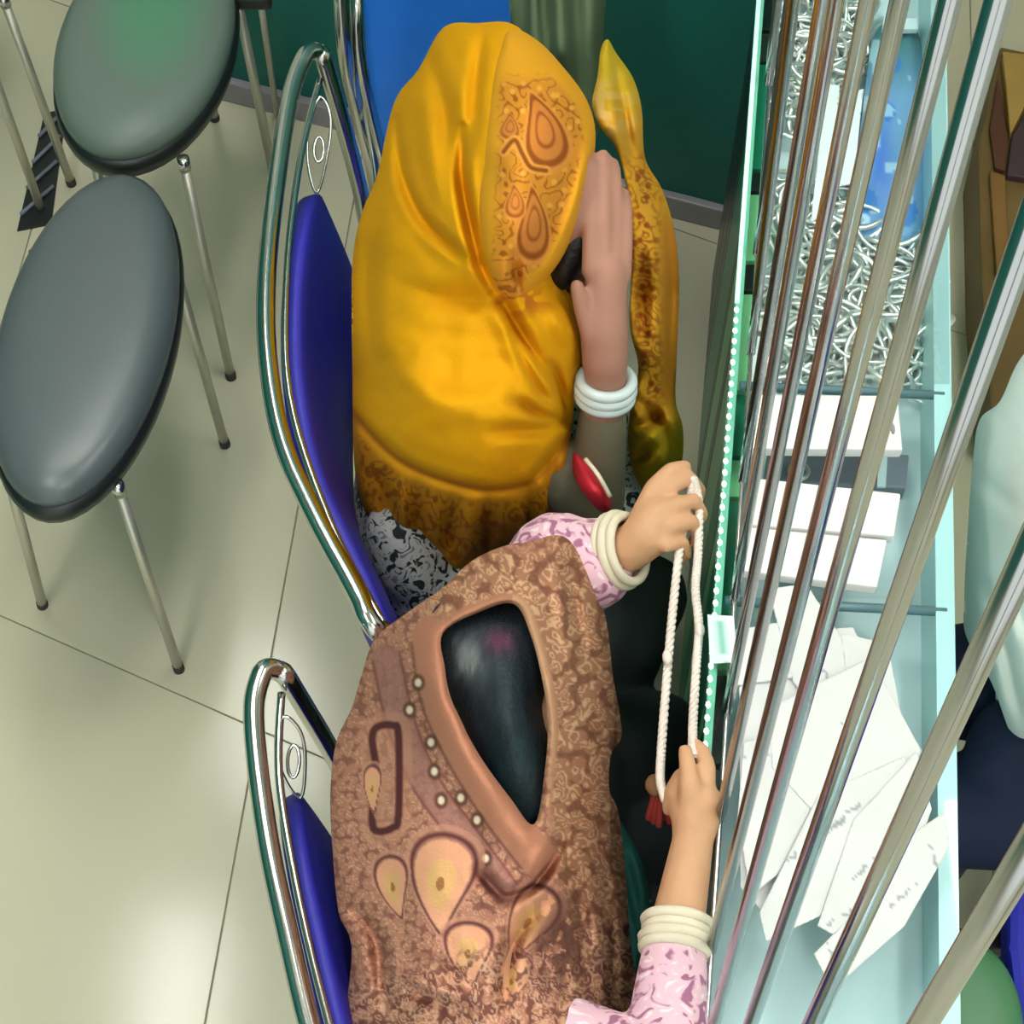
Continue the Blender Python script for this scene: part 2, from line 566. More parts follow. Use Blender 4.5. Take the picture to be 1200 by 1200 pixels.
# front panels: upright strips with thin joints; tints paint in bar and LED reflections
yy = Y0; k = 0
widths = [0.16, 0.05, 0.12, 0.04, 0.2, 0.06, 0.1]
REFL_PANELS = [mat('panel_reflection_%s' % n, c, 0.3, spec=0.4) for n, c in (('mid', (120, 196, 136)), ('black', (10, 16, 16)), ('deep', (4, 124, 88)), ('charcoal', (34, 40, 40)))]
seq = [3, 1, 0, 1, 2, 3, 1]
while yy < Y1 - .02:
    yb = min(Y1, yy + widths[k % 7]); bm = bmesh.new()
    add_prism(bm, strip(yy + .003, yb - .003, lambda y: edge_x(y) + .006, lambda y: edge_x(y) + .022, 0.86), 0.80, 0.002)
    pm = REFL_PANELS[seq[k % 7] if yy > 1.56 else (0, 2, 0, 2)[k % 4] if yy > 1.08 else (3, 1, 3, 1)[k % 4]]
    obj('front_panel', bm, pm, counter, False)
    yy = yb; k += 1
# back upright of the glass case and its pale rim
bm = bmesh.new(); add_prism(bm, strip(Y0, Y1, lambda y: back_x(y) - .022, back_x, 0.893), 0.84)
RIMM = mat('pale_cyan_rim', (178, 224, 226), 0.3)
obj('back_rim', bm, RIMM, counter, False)
# glass top in four sheets
ys = [Y0, 0.86, 1.355, 1.83, Y1]
ys = [Y0, 1.19, 1.50, Y1]
for a, b in zip(ys[:-1], ys[1:]):
    bm = bmesh.new()
    add_prism(bm, strip(a + .002, b - .002, lambda y: edge_x(y) + .006, lambda y: back_x(y) - .002, CZ), 0.007)
    obj('glass_top', bm, GLASS, counter, False)
for y in ys[1:-1]:
    bm = bmesh.new()
    add_tube(bm, [(edge_x(y) + .01, y, CZ - .012), (back_x(y) - .01, y - .012, CZ - .012)], 0.006, 8)
    obj('glass_support', bm, mat('support_bar', (96, 126, 134), .4), counter)
bm = bmesh.new(); add_prism(bm, strip(Y0, Y1, lambda y: edge_x(y) - .004, lambda y: edge_x(y) + .006, CZ + .001), 0.03, 0.002)
obj('green_edge', bm, GREENGLASS, counter, False)
# row of small lights along the front edge
LEDM = mat('led', (215, 250, 235), 0.3, emit=0.9)
bm = bmesh.new(); y = 0.98
while y < 1.62:
    add_ellipsoid(bm, (edge_x(y) - .002, y, CZ + .004), (.0036, .0052, .003), sub=1); y += .0165
tag(obj('led_row', bm, LEDM, counter), kind='stuff')
bm = bmesh.new(); add_tube(bm, [(edge_x(y) - .002, y, CZ + .002) for y in (1.62, 2.0, 2.33)], .0032, 8)
obj('light_strip', bm, mat('mint_light_strip', (190, 246, 222), .3, emit=.55), counter)

# chrome bars
def closest_on_ray(u, v, x, y):
    zs = np.linspace(.7, 3.2, 1200)
    p = PN(np.full_like(zs, u), np.full_like(zs, v), zs)
    return Vector(p[np.argmin(np.hypot(p[:, 0] - x, p[:, 1] - y))].tolist())

BARS = [((1018, 1200), (1218, 867), .173, .28), ((893, 1200), (1166, 600), .187, .398), ((914, 1000), (1194, 200), .2, .513),
        ((897, 900), (1148, 0), .214, .64), ((862, 900), (1090, 0), .228, .759), ((884, 700), (1039, 0), .245, .909),
        ((886, 580), (1002, 0), .26, 1.041), ((903, 400), (972, 0), .278, 1.19), ((883, 400), (950, 0), .296, 1.353),
        ((890, 300), (927, 0), .318, 1.547), ((885, 200), (911, 0), .337, 1.705), ((884, 100), (895, 0), .371, 2.0)]
grille = thing('counter_grille', 'row of tall upright chrome bars standing along the counter front edge', 'grille', (0.3, 1.2, CZ))
for lo_, hi_, x, y in BARS:
    a = closest_on_ray(*lo_, x, y); b = closest_on_ray(*hi_, x, y)
    d = (b - a); d /= d.z
    foot = a + d * (CZ - a.z); top = a + d * (ROOMH - a.z)
    foot = Vector((edge_x(foot.y) + .020, foot.y, CZ))
    bm = bmesh.new(); add_tube(bm, [foot, top], 0.0062, 14)
    g = obj('bar', bm, STEEL, grille)
bm = bmesh.new()
add_tube(bm, [(edge_x(y) + .020, y, CZ + .004) for y in np.linspace(.1, 2.3, 12)], 0.003, 8)
obj('foot_rail', bm, STEEL, grille)


# ------------------------------------------------------------------ stools
def make_stool(label, centre, rx, ry, lean, legs, seatmat, zt=0.56, rot=0.0):
    """padded stool with chrome legs; legs = [(top u, v), (foot u, v)] or explicit points"""
    c = Vector(centre)
    s = thing('padded_stool', label, 'stool', (c.x, c.y, 0))
    prof = [(0.0, 1.0), (.45, .99), (.7, .96), (.86, .88), (.95, .72), (1.0, .45), (1.0, .15), (.97, 0.0)]
    def lathe(bm, prof, h, z0, sc=1.0):
        seg = 48; rings = []
        for r, zz in prof:
            ring = []
            for k in range(seg):
                a = 2 * math.pi * k / seg
                x = rx * r * sc * math.cos(a); y = ry * r * sc * math.sin(a)
                ring.append(bm.verts.new((c.x + x * math.cos(rot) - y * math.sin(rot), c.y + x * math.sin(rot) + y * math.cos(rot), z0 + h * zz)))
            rings.append(ring)
        for A, B in zip(rings[:-1], rings[1:]):
            for k in range(seg):
                bm.faces.new((A[k], B[k], B[(k + 1) % seg], A[(k + 1) % seg]))
        bm.faces.new(rings[-1][::-1])
        bmesh.ops.remove_doubles(bm, verts=bm.verts, dist=1e-5)
        bmesh.ops.recalc_face_normals(bm, faces=bm.faces)
    bm = bmesh.new(); lathe(bm, prof, .055, zt - .055, 0.985)
    obj('seat', bm, seatmat, s)
    bm = bmesh.new(); lathe(bm, [(0, 1), (.9, 1), (1.0, .85), (1.02, .5), (1.0, .1), (.9, 0)], .045, zt - .085)
    obj('seat_rim', bm, RIM, s)
    for tp, ft in legs:
        tp = Vector(tp); ft = Vector(ft)
        tp = tp + (c - tp) * .06; tp.z = zt - .075
        bm = bmesh.new(); add_tube(bm, [tp, tp.lerp(ft, .5), ft], 0.0082, 10)
        lg = obj('leg', bm, CHROME_DULL, s)
        bm = bmesh.new(); add_tube(bm, [ft + (tp - ft) * .03, ft], 0.0095, 10); obj('foot_cap', bm, RUBBER, lg)
        bm = bmesh.new(); add_tube(bm, [tp, tp.lerp(ft, .05)], 0.0098, 12); obj('ferrule', bm, CHROME, lg)
    return s


def mat_seat_reflection():
    """grey vinyl with a green reflection painted in, fading towards the edge"""
    m = mat('vinyl_green_reflection', (60, 130, 95), 0.36, spec=0.25)
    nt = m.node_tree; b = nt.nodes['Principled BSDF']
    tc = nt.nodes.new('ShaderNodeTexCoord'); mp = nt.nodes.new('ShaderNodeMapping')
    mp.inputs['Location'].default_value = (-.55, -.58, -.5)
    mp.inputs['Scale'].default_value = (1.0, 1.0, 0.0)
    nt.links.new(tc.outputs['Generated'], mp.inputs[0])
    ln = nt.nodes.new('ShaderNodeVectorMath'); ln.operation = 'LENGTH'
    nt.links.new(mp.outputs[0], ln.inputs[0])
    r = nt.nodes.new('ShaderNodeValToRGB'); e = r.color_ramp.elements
    e[0].position = 0.0; e[0].color = lin((0, 176, 100)) + [1]  # reflected green light put into the base colour
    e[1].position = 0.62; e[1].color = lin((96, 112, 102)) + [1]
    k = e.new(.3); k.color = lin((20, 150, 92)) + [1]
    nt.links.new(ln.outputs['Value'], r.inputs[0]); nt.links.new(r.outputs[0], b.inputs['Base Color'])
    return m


SZ = 0.56
make_stool('grey padded stool with chrome legs left of the blue chairs', P(101, 386, SZ - .03), .130, .308, 0,
           [(P(142, 588, .46), P(210, 785, 0)), (P(206, 290, .47), P(264, 522, 0)), (P(2, 560, .46), P(50, 710, 0)), (P(40, 300, .46), P(100, 520, 0))],
           VINYL, SZ, rot=-.09)
make_stool('padded stool with painted green reflection behind the grey one at the top', P(170, 44, SZ - .03), .143, .258, 0,
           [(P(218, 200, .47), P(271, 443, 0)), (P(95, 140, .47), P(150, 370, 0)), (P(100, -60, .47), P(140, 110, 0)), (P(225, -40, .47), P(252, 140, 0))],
           mat_seat_reflection(), SZ, rot=-.12)
make_stool('stool at the top left corner of which only two chrome legs show', P(-75, -130, SZ), .12, .2, 0,
           [(P(5, -8, .50), P(84, 216, 0)), (P(-25, 40, .47), P(48, 245, 0)), (P(-140, -60, .47), P(-70, 150, 0)), (P(-80, -260, .47), P(-10, -60, 0))],
           VINYL, SZ)

# dark slotted drain between the stools
dr = thing('floor_drain', 'black slotted floor grate left of the grey stool', 'grate', P(45, 200, 0))
bm = bmesh.new(); add_prism(bm, [P(52, 132, .004), P(78, 128, .004), P(60, 262, .004), P(20, 270, .004)], .006)
obj('slot', bm, RIM, dr, False)
for t in (.2, .42, .64, .86):
    a = P(52 - 32 * t, 132 + 138 * t, .008); b = P(78 - 18 * t, 128 + 134 * t - 25, .008)
    bm = bmesh.new(); add_tube(bm, [a, b], .004, 6); obj('slat', bm, GREYTRAY, dr)


# ------------------------------------------------------------------ chrome chairs with blue pads
def make_chair(label, rail, zr, lean, seat_len, floor_pts, group=None):
    """rail: plan points of the bowed top rail from far to near; posts drop at both ends"""
    n_ = Vector((1, 0, 0))
    ch = thing('visitor_chair', label, 'chair', (rail[0][0], rail[0][1], 0), group)
    R_ = [Vector((x, y, zr)) for x, y in rail]
    R_ = smooth_path(R_, 8)
    L = [0]
    for a, b in zip(R_[:-1], R_[1:]): L.append(L[-1] + (b - a).length)
    def at(f):
        d = f * L[-1]
        for i in range(len(R_) - 1):
            if L[i + 1] >= d:
                return R_[i].lerp(R_[i + 1], (d - L[i]) / max(1e-9, L[i + 1] - L[i]))
        return R_[-1]
    def post(e, inw):
        tl = lean
        return [e + Vector((tl * .10, inw * .012, -.012)), e + Vector((tl * .3, inw * .02, -.05)), e + Vector((tl, inw * .03, zr * -.45)), Vector((e.x + tl * 1.0, e.y + inw * .03, 0.012))]
    e0, e1 = R_[0], R_[-1]
    path = post(e0, -.6)[::-1] + [Vector(p) for p in R_[3:-3:3]] + post(e1, .6)
    bm = bmesh.new(); add_tube(bm, smooth_path(path, 5), .0125, 12)
    obj('back_frame', bm, CHROME, ch)
    bm = bmesh.new()
    add_tube(bm, smooth_path([at(f) + Vector((.022, 0, -.035)) for f in (.04, .2, .4, .6, .8, .97)], 6), .005, 8)
    obj('inner_rail', bm, CHROME, ch)
    # curled wire ornament with a ring
    bm = bmesh.new()
    c0 = at(.06) + Vector((.03, -.02, -.03)); c1 = at(.2) + Vector((.035, 0, -.1))
    wv = c1 - c0; nx = Vector((.018, 0.004, 0))
    add_tube(bm, smooth_path([c0, c0 + wv * .2 + nx * .9, c0 + wv * .55 + nx, c1 + nx * .4, c0 + wv * .7 - nx * .5, c0 + wv * .3 - nx * .7], 6, True), .0022, 6, True)
    cc = c0 + wv * .55 + nx * .25
    add_tube(bm, [cc + Vector((.007 * math.cos(t), .018 * math.sin(t), .006 * math.sin(t))) for t in np.linspace(0, 2 * math.pi, 20)[:-1]], .0022, 6, True)
    obj('wire_ornament', bm, CHROME, ch)
    # pad
    bm = bmesh.new(); NS, NT = 40, 14
    f0, f1 = .16, .985
    grid = []
    for i in range(NS + 1):
        s = i / NS; row = []
        rim = (1 - abs(2 * s - 1) ** 5)
        for j in range(NT + 1):
            t = j / NT
            b = at(f0 + (f1 - f0) * s)
            top = zr - .05 - .10 * (1 - rim)
            bot = zr - .40
            zz = top + (bot - top) * t
            bulge = .018 * math.sin(math.pi * min(1, t * 1.1)) * rim
            row.append(bm.verts.new(b + Vector((.026 + .055 * t + bulge, 0, zz - zr))))
        grid.append(row)
    for i in range(NS):
        for j in range(NT):
            bm.faces.new((grid[i][j], grid[i][j + 1], grid[i + 1][j + 1], grid[i + 1][j]))
    pad = obj('back_pad', bm, BLUE, ch)
    sd = pad.modifiers.new('thickness', 'SOLIDIFY'); sd.thickness = .03; sd.offset = 0
    bv = pad.modifiers.new('edge', 'BEVEL'); bv.width = .008; bv.segments = 2
    # seat and legs
    a = at(.12) + Vector((.07, 0, .47 - zr)); b = at(.9) + Vector((.06, 0, .47 - zr))
    fx = Vector((seat_len, 0, 0))
    bm = bmesh.new(); add_prism(bm, [a, a + fx, b + fx, b], .06, .015)
    obj('seat', bm, BLUE, ch)
    for p in (a, a + fx, b + fx, b):
        q = p + (a + b + fx) * 0
        bm = bmesh.new(); add_tube(bm, [Vector((p.x, p.y, .42)), Vector((p.x, p.y, 0.004))], .011, 10)
        obj('leg', bm, CHROME, ch)
    return ch


r1 = [P(u, v, .86) for u, v in ((368, 50), (344, 98), (326, 200), (313, 320), (314, 420), (332, 520), (373, 612), (418, 695), (437, 742))]
make_chair('blue padded chrome chair holding the woman in the yellow scarf', [(p.x, p.y) for p in r1], .86, .06, .22, None)
r2 = [P(u, v, .86) for u, v in ((316, 774), (299, 815), (300, 880), (315, 990), (335, 1085), (362, 1200), (400, 1330), (440, 1440))]
make_chair('blue padded chrome chair holding the woman in the brown shawl', [(p.x, p.y) for p in r2], .86, .085, .22, None)
c3 = thing('visitor_chair', 'empty blue chair with chrome frame by the teal wall at the top', 'chair', (-.12, 2.3, 0))


def empty_chair():
    for k, (u, v0, v1, du, r) in enumerate(((397, -60, 130, 30, .010), (414, -60, 150, 34, .008), (430, -60, 190, 22, .006))):
        pass
    path = [P(396, -70, .86), P(399, -20, .84), P(406, 70, .70), P(424, 150, .50), P(440, 215, .30), P(470, 420, .02)]
    bm = bmesh.new(); add_tube(bm, smooth_path(path, 6), .0125, 12); obj('back_frame', bm, CHROME, c3)
    path = [P(415, -70, .82), P(418, 10, .78), P(424, 80, .68), P(450, 190, .50), P(480, 300, .40)]
    bm = bmesh.new(); add_tube(bm, smooth_path(path, 6), .0095, 10); obj('arm_tube', bm, CHROME, c3)
    path = [P(408, -70, .80), P(410, 0, .76), P(416, 60, .68), P(436, 170, .50), P(446, 250, .42)]
    bm = bmesh.new(); add_tube(bm, smooth_path(path, 6), .006, 8); obj('inner_rail', bm, CHROME, c3)
    bm = bmesh.new()
    add_prism(bm, smooth_path([P(432, -160, .5), P(606, -160, .5), P(612, 80, .5), P(604, 260, .5), P(470, 260, .5), P(440, 160, .5)], 3, True), .07, .012)
    obj('seat', bm, mat('lit_blue_upholstery', (16, 92, 178), .5, noise=.15, scale=9), c3)  # blue upholstery made brighter, the stronger light on this seat put into its colour
    for p in ((450, -120), (590, -120), (590, 230), (480, 230)):
        q = P(*p, .44); bm = bmesh.new(); add_tube(bm, [q, Vector((q.x, q.y, .004))], .011, 10); obj('leg', bm, CHROME, c3)


empty_chair()
s4 = thing('chrome_stand', 'pair of thin chrome legs in front of the teal wall, right of the green-lit stool', 'stand', P(300, 60, 0))
for tp, ft in (((276, -12), (322, 212)), ((303, -10), (326, 124))):
    a, b = P(*tp, .50), P(*ft, 0.004)
    if ft[1] == 124: a, b = P(303, -14, .42), P(325, 136, .004)
    bm = bmesh.new(); add_tube(bm, [a, b], .0085 if ft[1] > 200 else .006, 10); obj('leg', bm, CHROME_DULL, s4)
bm = bmesh.new(); add_prism(bm, [P(262, -2, .52), P(318, -2, .52), P(318, -28, .52), P(262, -28, .52)], .03, .008); obj('top', bm, RIM, s4)

# grey-green cloth bag between the empty chair and the wall
bag = thing('cloth_bag', 'grey-green cloth bag standing by the teal wall above the yellow scarf', 'bag', P(650, 120, 0))
cloth('bag_front', [(604, -60), (704, -60), (707, 40), (706, 130), (690, 170), (640, 140), (606, 80)],
      [(604, -60, .80), (704, -60, .80), (650, -60, .88), (650, 60, .80), (606, 60, .70), (704, 60, .70), (690, 170, .60), (640, 130, .65)],
      mat('bag_cloth', (88, 108, 78), .85, noise=.3, scale=9, bump=.3), bag, 5, folds=[([(630, -60), (640, 40), (650, 120)], -.02, 8), ([(672, -60), (676, 40), (680, 120)], -.018, 8), ([(612, -60), (614, 60)], -.02, 6)], thick=.02)


# ------------------------------------------------------------------ people
def torso(bm, S, pel, w=.17, d=.085):
    """trunk shells from pelvis to neck root"""
    S = Vector(S); pel = Vector(pel)
    add_ellipsoid(bm, S + Vector((0, 0, -.10)), (d, w, .15))
    add_ellipsoid(bm, S.lerp(pel, .5), (d * .92, w * .86, .19))
    add_ellipsoid(bm, pel, (d * 1.1, w * .98, .12))
    add_capsule(bm, [S + Vector((0, w * .95, -.02)), S, S + Vector((0, -w * .95, -.02))], [.045, .055, .045])


def head(bm, H, fwd, r=(.072, .074, .105)):
    """skull, jaw, nose, eyes, lips and ears; fwd = facing direction"""
    H = Vector(H); f = Vector(fwd).normalized(); rt = f.cross(Vector((0, 0, 1))).normalized(); up = rt.cross(f).normalized()
    M = Matrix((f, rt, up)).transposed()
    e = M.to_euler()
    def L(a, b, c): return H + f * a + rt * b + up * c
    add_ellipsoid(bm, L(-.008, 0, .02), (r[0] * 1.05, r[1], r[2] * .82), e)
    add_ellipsoid(bm, L(.018, 0, -.045), (r[0] * .72, r[1] * .72, r[2] * .62), e)
    add_ellipsoid(bm, L(.078, 0, -.012), (.016, .012, .026), e, 2)           # nose
    add_ellipsoid(bm, L(.086, 0, -.026), (.012, .015, .010), e, 2)
    for s in (-1, 1):
        add_ellipsoid(bm, L(.062, s * .028, .012), (.012, .016, .010), e, 2)  # eyelids
        add_ellipsoid(bm, L(.062, s * .028, .032), (.012, .022, .006), e, 2)  # brow
        add_ellipsoid(bm, L(-.004, s * .074, -.004), (.018, .010, .030), e, 2)  # ear
    add_ellipsoid(bm, L(.071, 0, -.056), (.010, .024, .006), e, 2)
    add_ellipsoid(bm, L(.069, 0, -.066), (.011, .020, .007), e, 2)
    add_ellipsoid(bm, L(.060, 0, -.090), (.018, .022, .016), e, 2)           # chin


# ---- woman in the yellow scarf
w1 = thing('person', 'woman in a mustard yellow embroidered head scarf leaning her face on her hand', 'person', (-.02, 1.6, 0))
S1 = P(535, 330, .93); PEL1 = S1 + Vector((-.02, -.02, -.40)); H1 = P(630, 245, 1.055)
bm = bmesh.new()
torso(bm, S1, PEL1)
add_capsule(bm, [S1 + Vector((.01, .02, .0)), H1 + Vector((-.03, 0, -.04))], [.042, .038])
head(bm, H1, (.75, -.12, -.62))
# left arm rests in the lap, right arm is folded up to the face
add_capsule(bm, [S1 + Vector((0, .16, -.03)), S1 + Vector((.06, .17, -.22)), S1 + Vector((.19, .06, -.27))], [.042, .036, .026])
sh = S1 + Vector((.0, -.17, -.03)); el = P(697, 585, .73); wr = P(710, 452, .92)
add_capsule(bm, [sh, el, wr], [.042, .034, .025])
pm_ = P(711, 385, 1.0); kn = P(711, 318, 1.055)
add_capsule(bm, [wr, P(709, 420, .965), P(708, 385, 1.0), kn], [.025, .029, .030, .025])
add_capsule(bm, [P(690, 330, .98), P(696, 400, .93)], [.03, .03])
for (a, b, c, d_, r) in (((692, 318, 1.06), (692, 270, 1.095), (694, 232, 1.115), (696, 205, 1.12), .0095),
                         ((706, 312, 1.065), (707, 255, 1.10), (707, 212, 1.12), (707, 182, 1.122), .0098),
                         ((719, 314, 1.06), (721, 258, 1.09), (721, 220, 1.11), (719, 192, 1.112), .0095),
                         ((731, 324, 1.05), (734, 280, 1.075), (734, 250, 1.09), (732, 226, 1.095), .0085)):
    add_capsule(bm, [P(*a), P(*b), P(*c), P(*d_)], [r * 1.2, r * 1.08, r, r * .85])
add_capsule(bm, [P(694, 395, 1.0), P(682, 360, 1.035), P(676, 335, 1.06)], [.014, .011, .009])
# legs
for s in (-1, 1):
    hp_ = PEL1 + Vector((.02, s * .09, 0)); kn_ = PEL1 + Vector((.22, s * .10, -.02))
    add_capsule(bm, [hp_, kn_, Vector((kn_.x, kn_.y, .08)), Vector((kn_.x + .06, kn_.y, .035))], [.085, .06, .035, .032])
fuse('body', bm, SKIN_BROWN, w1, .0042, 5)
# dress, trousers and sleeve
bm = bmesh.new()
torso(bm, S1 + Vector((-.002, 0, -.015)), PEL1, .178, .092)
add_ellipsoid(bm, PEL1 + Vector((.0, -.02, -.03)), (.13, .25, .11))
for s in (-1, 1):
    hp_ = PEL1 + Vector((.02, s * .09, 0)); kn_ = PEL1 + Vector((.23, s * .10, -.02))
    add_capsule(bm, [hp_, kn_, Vector((kn_.x - .01, kn_.y, .2))], [.10, .075, .06])
add_capsule(bm, [P(640, 640, .60), P(700, 610, .62), P(735, 560, .62)], [.06, .05, .04])
add_capsule(bm, [P(470, 620, .60), P(485, 660, .56), P(500, 690, .52)], [.05, .055, .05])
fuse('floral_dress', bm, FLORAL, w1, .006, 6)
bm = bmesh.new()
add_capsule(bm, [sh, el + Vector((0, 0, .0)), el.lerp(wr, .74)], [.052, .040, .031])
fuse('sleeve', bm, mat('sleeve_green_grey', (112, 108, 86), .85, noise=.15, scale=12, bump=.2), w1, .005, 5)
bm = bmesh.new(); ax = (wr - el).normalized()
c_ = wr - ax * .004; o1 = ax.orthogonal().normalized(); o2 = ax.cross(o1)
for k, rr in ((-.012, .0315), (0, .0325), (.012, .0315)):
    add_tube(bm, [c_ + ax * k + (o1 * math.cos(t) + o2 * math.sin(t)) * rr for t in np.linspace(0, 2 * math.pi, 36)[:-1]], .0075, 10, True)
obj('bangle', bm, mat('pale_bangle', (205, 222, 222), .25, spec=.6), w1)
bm = bmesh.new()
add_ellipsoid(bm, H1 + Vector((-.012, 0.0, .022)), (.076, .080, .085))
add_capsule(bm, [P(692, 190, 1.085), P(690, 225, 1.085), P(678, 275, 1.065), P(658, 322, 1.02)], [.016, .024, .026, .02])
fuse('hair', bm, HAIR, w1, .005, 3)

Y_OR = (216, 152, 8)


def motif(U, V, s, seed):
    """curling embroidery: contour scrolls between scattered buds"""
    n = (vnoise(U * .8 - V * .6, U * .6 + V * .8, s * .7, seed) + vnoise(U * .26 + V * .97, V * .26 - U * .97, s * .62, seed + 5)) * .5
    n = n + .22 * (vnoise(U * .5 + V * .87, V * .5 - U * .87, s * .36, seed + 7) - .5)
    n = .5 + (n - .5) * 1.3
    f1, f2 = worley(U, V, s, seed)
    q = n * 3.2; q = np.abs(q - np.floor(q) - .5) * .9
    return f1, q


def teardrop(U, V, c, L, W, ang):
    """signed field of a paisley drop: <1 inside"""
    x = U - c[0]; y = V - c[1]; ca, sa = math.cos(ang), math.sin(ang)
    a = (x * ca + y * sa) / L; b = (-x * sa + y * ca) / W
    b = b + .35 * np.clip(a, 0, 2) ** 2
    wdt = np.clip(1 - .62 * np.clip(a, -1, 1.2), .12, 2)
    return np.sqrt(a * a + (b / wdt) ** 2)


def paint_shawl1(U, V, d, col):
    col[:] = Y_OR
    line = poly_pts([(405, 470), (432, 505), (480, 546), (560, 572), (620, 566), (650, 540), (672, 498)], 6, False)
    # below the seam line lies the woven border
    vs_ = np.interp(U, line[:, 0], line[:, 1])
    k = np.clip((V - vs_) / 6, 0, 1)
    col = mixc(col, (220, 150, 24), k)
    f1, e = motif(U * 1.5, V, 26, 4)
    bandk = k * np.clip((V - vs_ - 14) / 10, 0, 1)
    col = mixc(col, (168, 92, 22), bandk * np.clip((.17 - e) / .09, 0, 1) * .9)
    col = mixc(col, (168, 98, 22), bandk * np.clip((.22 - f1) / .08, 0, 1))
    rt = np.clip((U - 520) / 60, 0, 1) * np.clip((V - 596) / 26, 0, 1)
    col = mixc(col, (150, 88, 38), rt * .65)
    hem = np.clip((9 - d) / 5, 0, 1) * k
    col = mixc(col, (188, 132, 30), hem)
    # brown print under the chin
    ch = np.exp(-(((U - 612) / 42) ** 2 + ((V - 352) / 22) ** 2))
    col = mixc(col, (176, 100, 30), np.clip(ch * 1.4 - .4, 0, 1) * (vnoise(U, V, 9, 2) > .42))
    col = mixc(col, (168, 96, 30), np.exp(-seg_dist(U, V, line) ** 2 / 12.) * .7)
    return col


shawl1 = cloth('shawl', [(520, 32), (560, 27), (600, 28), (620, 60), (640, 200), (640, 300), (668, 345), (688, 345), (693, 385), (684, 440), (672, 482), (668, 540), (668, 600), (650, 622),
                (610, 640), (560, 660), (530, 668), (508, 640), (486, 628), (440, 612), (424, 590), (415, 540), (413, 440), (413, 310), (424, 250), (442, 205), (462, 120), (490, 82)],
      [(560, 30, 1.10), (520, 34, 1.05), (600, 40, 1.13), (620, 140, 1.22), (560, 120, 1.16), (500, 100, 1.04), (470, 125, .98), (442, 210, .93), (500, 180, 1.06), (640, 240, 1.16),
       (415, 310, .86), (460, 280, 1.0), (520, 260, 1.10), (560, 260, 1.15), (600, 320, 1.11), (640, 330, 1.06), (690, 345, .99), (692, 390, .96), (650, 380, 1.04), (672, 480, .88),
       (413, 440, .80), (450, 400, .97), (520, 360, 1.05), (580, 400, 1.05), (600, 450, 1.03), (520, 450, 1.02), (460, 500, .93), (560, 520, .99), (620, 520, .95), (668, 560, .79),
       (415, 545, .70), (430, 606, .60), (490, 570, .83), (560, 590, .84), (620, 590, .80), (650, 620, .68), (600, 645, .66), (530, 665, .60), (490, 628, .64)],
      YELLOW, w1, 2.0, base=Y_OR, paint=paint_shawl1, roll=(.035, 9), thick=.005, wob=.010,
      folds=[([(542, 150), (541, 200), (546, 240), (560, 300), (578, 340)], -.022, 5), ([(464, 140), (470, 200), (490, 250), (522, 284), (560, 312)], -.012, 5),
             ([(498, 120), (506, 190), (528, 260), (566, 310)], .012, 12), ([(585, 345), (612, 392), (640, 440)], -.018, 6), ([(600, 395), (630, 452), (657, 492)], -.014, 5),
             ([(648, 428), (660, 470), (664, 492)], -.014, 5), ([(665, 492), (640, 502), (580, 506)], -.010, 6), ([(668, 506), (640, 545), (618, 568)], -.010, 5),
             ([(405, 478), (432, 507), (480, 548), (560, 574), (620, 568)], -.008, 5), ([(640, 350), (668, 400), (676, 440)], .010, 10),
             ([(600, 470), (640, 488), (668, 494)], -.012, 5), ([(470, 330), (520, 350), (600, 352)], -.008, 10), ([(440, 240), (430, 330), (436, 420)], -.010, 9), ([(455, 420), (520, 470), (600, 470)], .010, 16), ([(610, 400), (640, 470), (662, 494)], .010, 8), ([(500, 60), (520, 120), (530, 200)], -.010, 8), ([(565, 40), (556, 110), (552, 180)], -.010, 6),
             ([(450, 560), (456, 620)], -.014, 6), ([(490, 570), (494, 630)], -.012, 6), ([(530, 590), (528, 650)], -.014, 7), ([(575, 590), (572, 650)], -.012, 6), ([(620, 580), (622, 640)], -.014, 6),
             ([(470, 565), (476, 625)], .010, 6), ([(550, 590), (552, 655)], .010, 7), ([(648, 540), (650, 610)], -.012, 6)])


def paint_hood(U, V, d, col):
    col[:] = (216, 152, 34)
    front = seg_dist(U, V, poly_pts([(655, 75), (690, 120), (698, 165), (686, 225), (660, 298), (628, 338)], 6, False))
    reg = np.clip((front - 13) / 5, 0, 1) * np.clip((U - 578 + (V - 200) * .04) / 10, 0, 1) * np.clip((V - 84) / 18, 0, 1)
    f1, e = motif(U, V, 21, 11)
    col = mixc(col, (204, 132, 44), reg * .8)
    col = mixc(col, (150, 84, 24), reg * np.clip((.15 - e) / .08, 0, 1) * .9)
    col = mixc(col, (226, 160, 66), reg * np.clip((.2 - f1) / .08, 0, 1))
    for c, L, W, an in (((638, 152), 42, 20, -1.75), ((626, 262), 40, 15, -1.5), ((598, 148), 14, 9, -1.4), ((604, 236), 18, 9, -1.5)):
        t = teardrop(U, V, c, L, W, an)
        sf = 1.6 / min(L, W)
        col = mixc(col, (214, 140, 60), np.clip((1.25 - t) / sf + .5, 0, 1) * reg); col = mixc(col, (200, 124, 54), np.clip((.9 - t) / sf + .5, 0, 1) * reg)
        col = mixc(col, (146, 78, 24), np.clip((.10 - np.abs(t - .96)) / sf + .5, 0, 1) * reg); col = mixc(col, (150, 82, 28), np.clip((.06 - np.abs(t - .48)) / sf + .5, 0, 1) * reg)
    ln = seg_dist(U, V, poly_pts([(590, 178), (603, 164), (612, 180), (622, 196), (640, 200)], 6, False))
    col = mixc(col, (222, 152, 66), np.clip((7 - ln) / 2, 0, 1) * reg); col = mixc(col, (140, 76, 22), np.clip((3.4 - ln) / 2, 0, 1) * reg)
    return col


